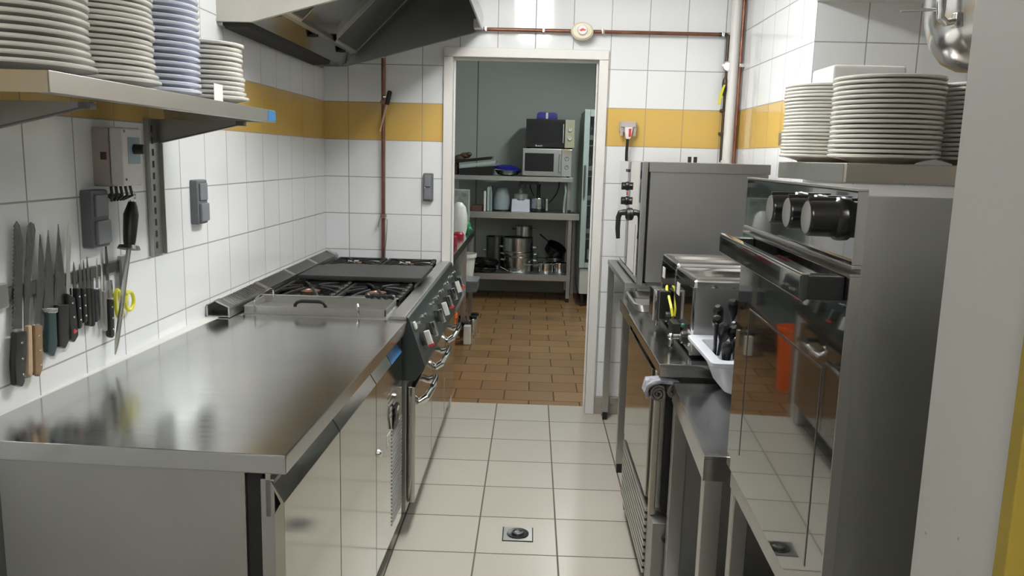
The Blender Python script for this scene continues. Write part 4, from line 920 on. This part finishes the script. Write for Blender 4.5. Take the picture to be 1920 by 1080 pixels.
obj('bowl', MB().lathe((-.25, 8.08, 1.2415), [(.06, 0), (.10, .012), (.130, .050), (.135, .055), (.125, .05), (0, .02)], 36), 'chrome', bo)
obj('blue_lid', MB().lathe((-.25, 8.08, 1.297), [(.137, 0), (.139, .008), (.12, .028), (.07, .046), (0, .052)], 36, 'z', Matrix.Rotation(math.radians(6), 4, 'Y')), 'blue', bo)
# table top items
tag(obj('cutting_board', MB().box(-.478, -.455, 7.95, 8.30, .891, 1.09, .006), 'porcelain'), 'pale board standing on edge, first of the upright row', 'board')
tag(obj('cutting_board', MB().box(-.448, -.420, 7.95, 8.32, .891, 1.13, .010), 'fridge'), 'taller pale board standing on edge beside the first', 'board')
tag(obj('plate_cover', MB().prism([(-.417, .891), (-.397, .891), (-.399, 1.06), (-.404, 1.13), (-.417, 1.14)], 'y', 7.96, 8.30, .006), 'greyp'), 'narrow grey-blue cover standing beside the upright boards', 'cover')
kt = thing('appliance_cover', 'rounded grey-blue appliance standing left of the white food processor', 'appliance', (-.30, 8.1, .89))
obj('shell', MB().lathe((-.305, 8.1, .905), [(.082, 0), (.084, .03), (.076, .14), (.066, .205), (.050, .222), (0, .226)], 32), 'greyp', kt)
obj('base', MB().lathe((-.305, 8.1, .891), [(.088, 0), (.088, .014), (0, .014)], 32), 'black', kt)
fp = thing('food_processor', 'white food processor with clear feed tube on the work table', 'food processor', (-.115, 8.05, .89))
obj('motor_base', MB().prism([(-.205, .891), (-.020, .891), (-.024, 1.015), (-.070, 1.020), (-.085, 1.0), (-.14, 1.0), (-.155, 1.020), (-.200, 1.015)], 'y', 7.96, 8.14, .006), 'porcelain_b', fp)
obj('bowl', MB().lathe((-.113, 8.05, 1.016), [(.064, 0), (.070, .045), (.073, .047), (.066, .050), (.02, .058), (.017, .058), (.017, .100), (.020, .104), (0, .104)], 28), 'clear', fp)
obj('spindle', MB().cyl((-.113, 8.05, 1.005), (-.113, 8.05, 1.06), .018), 'greyp', fp)
ck = thing('electric_kettle', 'steel-bodied pot appliance with black base, knob and side handle', 'kettle', (.06, 8.08, .89))
obj('base', MB().lathe((.062, 8.08, .891), [(.07, 0), (.068, .034), (0, .034)], 28), 'black', ck)
obj('body', MB().lathe((.062, 8.08, .925), [(.066, 0), (.068, .01), (.068, .095), (.063, .104), (0, .108)], 32), 'pot', ck)
obj('lid_stem', MB().tube([(.062, 8.08, 1.03), (.062, 8.08, 1.09), (.062, 8.08, 1.15), (.062, 8.08, 1.165)], [.022, .016, .018, .022], 12), 'black', ck)
obj('handle', MB().box(.135, .160, 8.04, 8.10, .905, 1.02, .006), 'steel', ck)
tag(obj('power_cable', MB().tube([(-.03, 7.99, 1.175), (-.02, 8.0, 1.13), (0, 8.03, 1.08), (.02, 8.08, 1.045)], .006, 8), 'black'), 'short black cable hanging left of the steel pot appliance', 'cable')
tag(obj('power_cable', MB().tube([(.262, 8.0, 1.197), (.262, 8.0, 1.15), (.24, 8.01, 1.08), (.20, 8.02, 1.02), (.165, 8.03, .985)], .007, 8), 'black'), 'thick black cable curving down right of the steel pot appliance', 'cable')
tag(obj('cable_bundle', MB().tube([(-.13, 7.96, 1.16), (-.12, 7.96, 1.125), (-.10, 7.96, 1.11), (-.07, 7.96, 1.13), (-.07, 7.96, 1.16)], .006, 8), 'black'), 'small black cable loop hanging under the upper shelf', 'cable')
tag(obj('pale_hose', MB().tube([(.322, 7.97, 1.19), (.330, 7.96, 1.10), (.320, 7.96, 1.02), (.315, 7.96, .93), (.318, 7.96, .895)], .011, 8), 'fridge'), 'pale hose hanging at the right end of the upper shelf', 'hose')
m = MB().box(.352, .385, 7.93, 8.0, .891, .925, .004).box(.38, .43, 7.95, 7.99, .891, .905, .004); tag(obj('clip_tool', m, 'black'), 'small black tool at the right end of the work table', 'tool')
tag(obj('dark_tub', MB().box(-.60, -.49, 7.96, 8.15, .891, .945, .005), 'brown_label'), 'low dark red tub at the left of the work table', 'tub')
# pots on the lower shelf
def stockpot(x, y, z, r, h, label, hz=.75, lid=False, mat='pot', tilt=None):
    t = thing('stockpot', label, 'pot', (x, y, z))
    R_ = tilt or Matrix.Identity(4)
    obj('pot_body', MB().lathe((x, y, z), [(0, 0), (r * .95, 0), (r, .012), (r, h - .008), (r * 1.035, h - .004), (r * 1.035, h), (r * .975, h), (r * .965, .02), (0, .012)], 36, 'z', R_), mat, t)
    for s_ in (-1, 1):
        P_ = [R_ @ Vector(q) for q in ((s_ * r, -.035, h * hz), (s_ * (r + .03), -.032, h * hz + .004), (s_ * (r + .042), 0, h * hz + .006), (s_ * (r + .03), .032, h * hz + .004), (s_ * r, .035, h * hz))]
        obj('handle', MB().tube([q + Vector((x, y, z)) for q in P_], .006, 8), 'chrome', t)
    return t
stockpot(-.12, 8.16, .2755, .150, .15, 'wide steel pot at the bottom of the tall pot pile')
stockpot(-.12, 8.16, .4265, .152, .05, 'shallow steel strainer pan in the middle of the tall pot pile', .5)
stockpot(-.13, 8.16, .4775, .155, .145, 'large steel stockpot, third layer of the tall pot pile', .3)
stockpot(-.075, 8.18, .6235, .088, .115, 'small steel pot on top of the tall pot pile', .7)
stockpot(-.36, 8.365, .2755, .105, .33, 'tall dark steel pot behind and left of the pot pile', .55, mat='steel_dark')
def saucepan(x, y, z, r, h, label, ang, mat='chrome', L=.16, tilt=None):
    t = thing('saucepan', label, 'saucepan', (x, y, z)); R_ = tilt or Matrix.Identity(4)
    obj('pan_body', MB().lathe((x, y, z), [(0, 0), (r * .95, 0), (r, .010), (r, h - .006), (r * 1.04, h - .002), (r * 1.03, h), (r * .97, h - .003), (r * .95, .014), (0, .008)], 32, 'z', R_), mat, t)
    a = math.radians(ang); d = Vector((math.cos(a), math.sin(a), .05))
    P_ = [R_ @ (d * k + Vector((0, 0, h * .75))) for k in (r, r + .03, r + L * .6, r + L)]
    obj('handle', MB().tube([q + Vector((x, y, z)) for q in P_], [.008, .006, .008, .009], 10), 'chrome' if mat == 'chrome' else 'black', t)
saucepan(.155, 8.10, .2755, .078, .100, 'shiny saucepan with handle pointing left on the lower shelf', 200)
saucepan(.300, 8.16, .2755, .070, .098, 'shiny saucepan nearest the right leg of the rack table', 205)
saucepan(.235, 8.30, .455, .105, .085, 'dark frying pan tilted on top of the two shiny saucepans', 160, 'black_m', .12, Matrix.Rotation(math.radians(28), 4, 'Y') @ Matrix.Rotation(math.radians(20), 4, 'X'))
saucepan(.25, 8.20, .3875, .095, .03, 'flat dark pan resting across the shiny saucepans', 190, 'steel_dark', .1)
for i, (y, lb) in enumerate(((8.05, 'black frying pan at the left of the lower shelf'), (8.14, 'second black frying pan leaning in the first on the lower shelf'))):
    saucepan(-.475 + .02 * i, y, .284 + .060 * i, .13, .045, lb, 165, 'black_m', .14, Matrix.Rotation(math.radians(3 + 3 * i), 4, 'Y'))
m = MB().tube([(-.30, 8.02, .33), (-.25, 7.99, .31), (-.20, 7.97, .285), (-.15, 7.965, .281)], .006, 8).tube([(-.19, 7.97, .285), (-.13, 7.96, .292), (-.09, 7.96, .310)], .006, 8).ball((-.20, 7.965, .290), .020, (1, 1, .6), 10)
tag(obj('kitchen_tongs', m, 'chrome'), 'shiny tongs lying in front of the pot pile', 'tongs')
# display fridge at the right
fg = thing('display_fridge', 'tall pale drinks fridge with glass door, half behind the door frame', 'fridge', (.80, 8.05, 0))
obj('cabinet', MB().box(.478, .495, 7.72, 8.40, .15, 1.88).box(1.10, 1.12, 7.72, 8.40, .15, 1.88).box(.495, 1.10, 8.38, 8.40, .15, 1.88).box(.495, 1.10, 7.72, 8.38, 1.86, 1.88).box(.495, 1.10, 7.72, 8.38, .38, .40), 'fridge', fg)
m = MB().box(.470, .523, 7.68, 7.716, .39, 1.886, .004).box(1.06, 1.12, 7.68, 7.716, .39, 1.886, .004).box(.5235, 1.0595, 7.68, 7.716, 1.82, 1.886, .003).box(.5235, 1.0595, 7.68, 7.716, .39, .44, .003)
dg = obj('door_frame', m, 'fridge', fg)
obj('glass_pane', MB().box(.524, 1.059, 7.694, 7.700, .441, 1.819), 'glass', dg)
obj('handle', MB().box(.482, .500, 7.650, 7.668, 1.07, 1.37, .004).box(.486, .496, 7.668, 7.680, 1.08, 1.10).box(.486, .496, 7.668, 7.680, 1.34, 1.36), 'steel_dark', dg)
obj('base_cover', MB().box(.480, 1.12, 7.70, 8.38, .13, .38, .008), 'fridge_w', fg)
m = MB()
for k in range(4): m.box(.565, .64, 7.697, 7.6995, .235 + .026 * k, .243 + .026 * k)
obj('vent_slots', m, 'rubber', fg)
for x in (.50, 1.08): obj('foot', MB().box(x, x + .03, 7.75, 7.80, 0, .13), 'black', fg)
for k, z in enumerate((.66, .98, 1.26, 1.55)): obj('shelf', MB().box(.497, 1.098, 7.74, 8.36, z, z + .006), 'white', fg)
obj('price_card', MB().box(.545, .60, 7.7010, 7.7020, .47, .57), 'white', fg)
bt = None
for k, z in enumerate((.400, .666, .986, 1.266, 1.556)):
    for j in range(4 if k else 0):
        x = .545 + .075 * j
        if bt is None:
            h = .2; bt = thing('bottle', 'x', 'bottle', (0, 0, 0))
            obj('bottle_body', MB().lathe((0, 0, 0), [(.030, 0), (.032, .004), (.032, .11), (.014, .155), (.013, .185), (0, .185)], 16), 'bottle', bt)
            obj('bottle_label', MB().lathe((0, 0, .05), [(.0324, 0), (.0324, .045)], 16), 'fridge_w', bt); o = bt
        else: o = copy_tree(bt)
        o.location = (x, 7.80, z + .0005)
        row = ['', 'lowest', 'second', 'third', 'top'][k]
        o['label'] = f'dark bottle with pale label on the {row} shelf of the glass-door fridge'; o['group'] = f'bottles on the {row} fridge shelf'
# left table of the back room
lt2 = thing('steel_side_table', 'steel table along the left wall of the back room', 'table', (-.8, 5.9, 0))
obj('table_top', MB().box(-1.19, -.492, 4.75, 6.95, .785, .800).box(-.494, -.490, 4.75, 6.95, .745, .800, .001), 'steel_top', lt2)
for y in (4.80, 6.15, 6.88):
    for x in (-1.15, -.535): obj('leg', MB().box(x, x + .038, y, y + .038, 0, .785, .002), 'steel', lt2)
obj('lower_shelf', MB().box(-1.18, -.50, 5.40, 6.92, .35, .365), 'steel_side', lt2)
bk = thing('bucket', 'white plastic bucket under the back room side table', 'bucket', (-.56, 6.62, .365))
obj('tub', MB().lathe((-.565, 6.62, .3655), [(0, 0), (.085, 0), (.108, .23), (.118, .232), (.118, .262), (.110, .262), (.104, .23), (.082, .01), (0, .01)], 32), 'porcelain', bk)
ob = thing('waste_bin', 'orange bin beside the side table, seen mirrored in the black oven glass', 'bin', (-.56, 5.12, 0))
obj('tub', MB().lathe((-.565, 5.12, 0), [(0, 0), (.075, 0), (.095, .38), (.102, .385), (.102, .41), (.092, .41), (.072, .01), (0, .01)], 32), 'orange', ob)
m = MB().lathe((-.585, 6.45, .8005), [(.055, 0), (.068, .05), (.070, .14), (.055, .22), (.025, .255), (0, .26)], 28); tag(obj('paper_roll', m, 'white'), 'rounded white bundle on the side table beside the doorway', 'roll')
tag(obj('carton', MB().box(-.70, -.530, 6.72, 6.86, .8005, 1.145, .004), 'brownbox'), 'tall printed carton behind the white bundle', 'carton')
m = MB().ball((-.53, 6.62, .85), .045, (.7, 1, 1.1), 10).ball((-.515, 6.60, .83), .03, (1, 1, .9), 8); tag(obj('green_cloth', m, 'green'), 'small crumpled green cloth next to the white bundle', 'cloth')
tag(obj('red_dish', MB().lathe((-.56, 6.17, .8005), [(.04, 0), (.042, .03), (.03, .045), (0, .047)], 24), 'darkred'), 'round red dish on the near part of the side table', 'dish')
tag(obj('red_carton', MB().box(-.62, -.53, 5.6, 5.75, .8005, .86, .004), 'darkred'), 'low dark red carton on the side table', 'carton')
m = MB()
for i in range(4): m.box(-.55 - .01 * i, -.43 + .008 * i, 6.05 + .05 * i, 6.20 + .05 * i, .3655 + .0, .41 + .02 * i, .008)
ct = thing('storage_crate', 'dark grey-green crate jutting from under the side table', 'crate', (-.47, 6.2, .30))
obj('crate_body', MB().box(-.60, -.415, 6.22, 6.50, .3655, .455, .010), 'switch', ct)
obj('rim', MB().box(-.605, -.408, 6.215, 6.505, .446, .4555, .003), 'switch2', ct)
fl = thing('metal_jar', 'shiny metal jars on the floor below the side table', 'jar', (-.45, 6.3, 0))
fl['group'] = 'metal jars below the side table'
obj('jar_body', MB().lathe((-.445, 6.30, 0), [(0, 0), (.035, 0), (.038, .02), (.038, .12), (.03, .14), (0, .145)], 20), 'chrome', fl)
obj('lid', MB().lathe((-.445, 6.30, .146), [(.032, 0), (.032, .015), (.01, .02), (0, .02)], 20), 'black', fl)
for x, y in ((-.49, 6.06), (-.44, 6.42), (-.53, 6.30)):
    o = copy_tree(fl); o.location = fl.location + Vector((x + .445, y - 6.30, 0))
tag(obj('white_canister', MB().box(-.495, -.437, 5.97, 6.03, .0, .150, .010), 'porcelain'), 'small white canister on the floor at the table leg', 'canister')
#@@PARTS
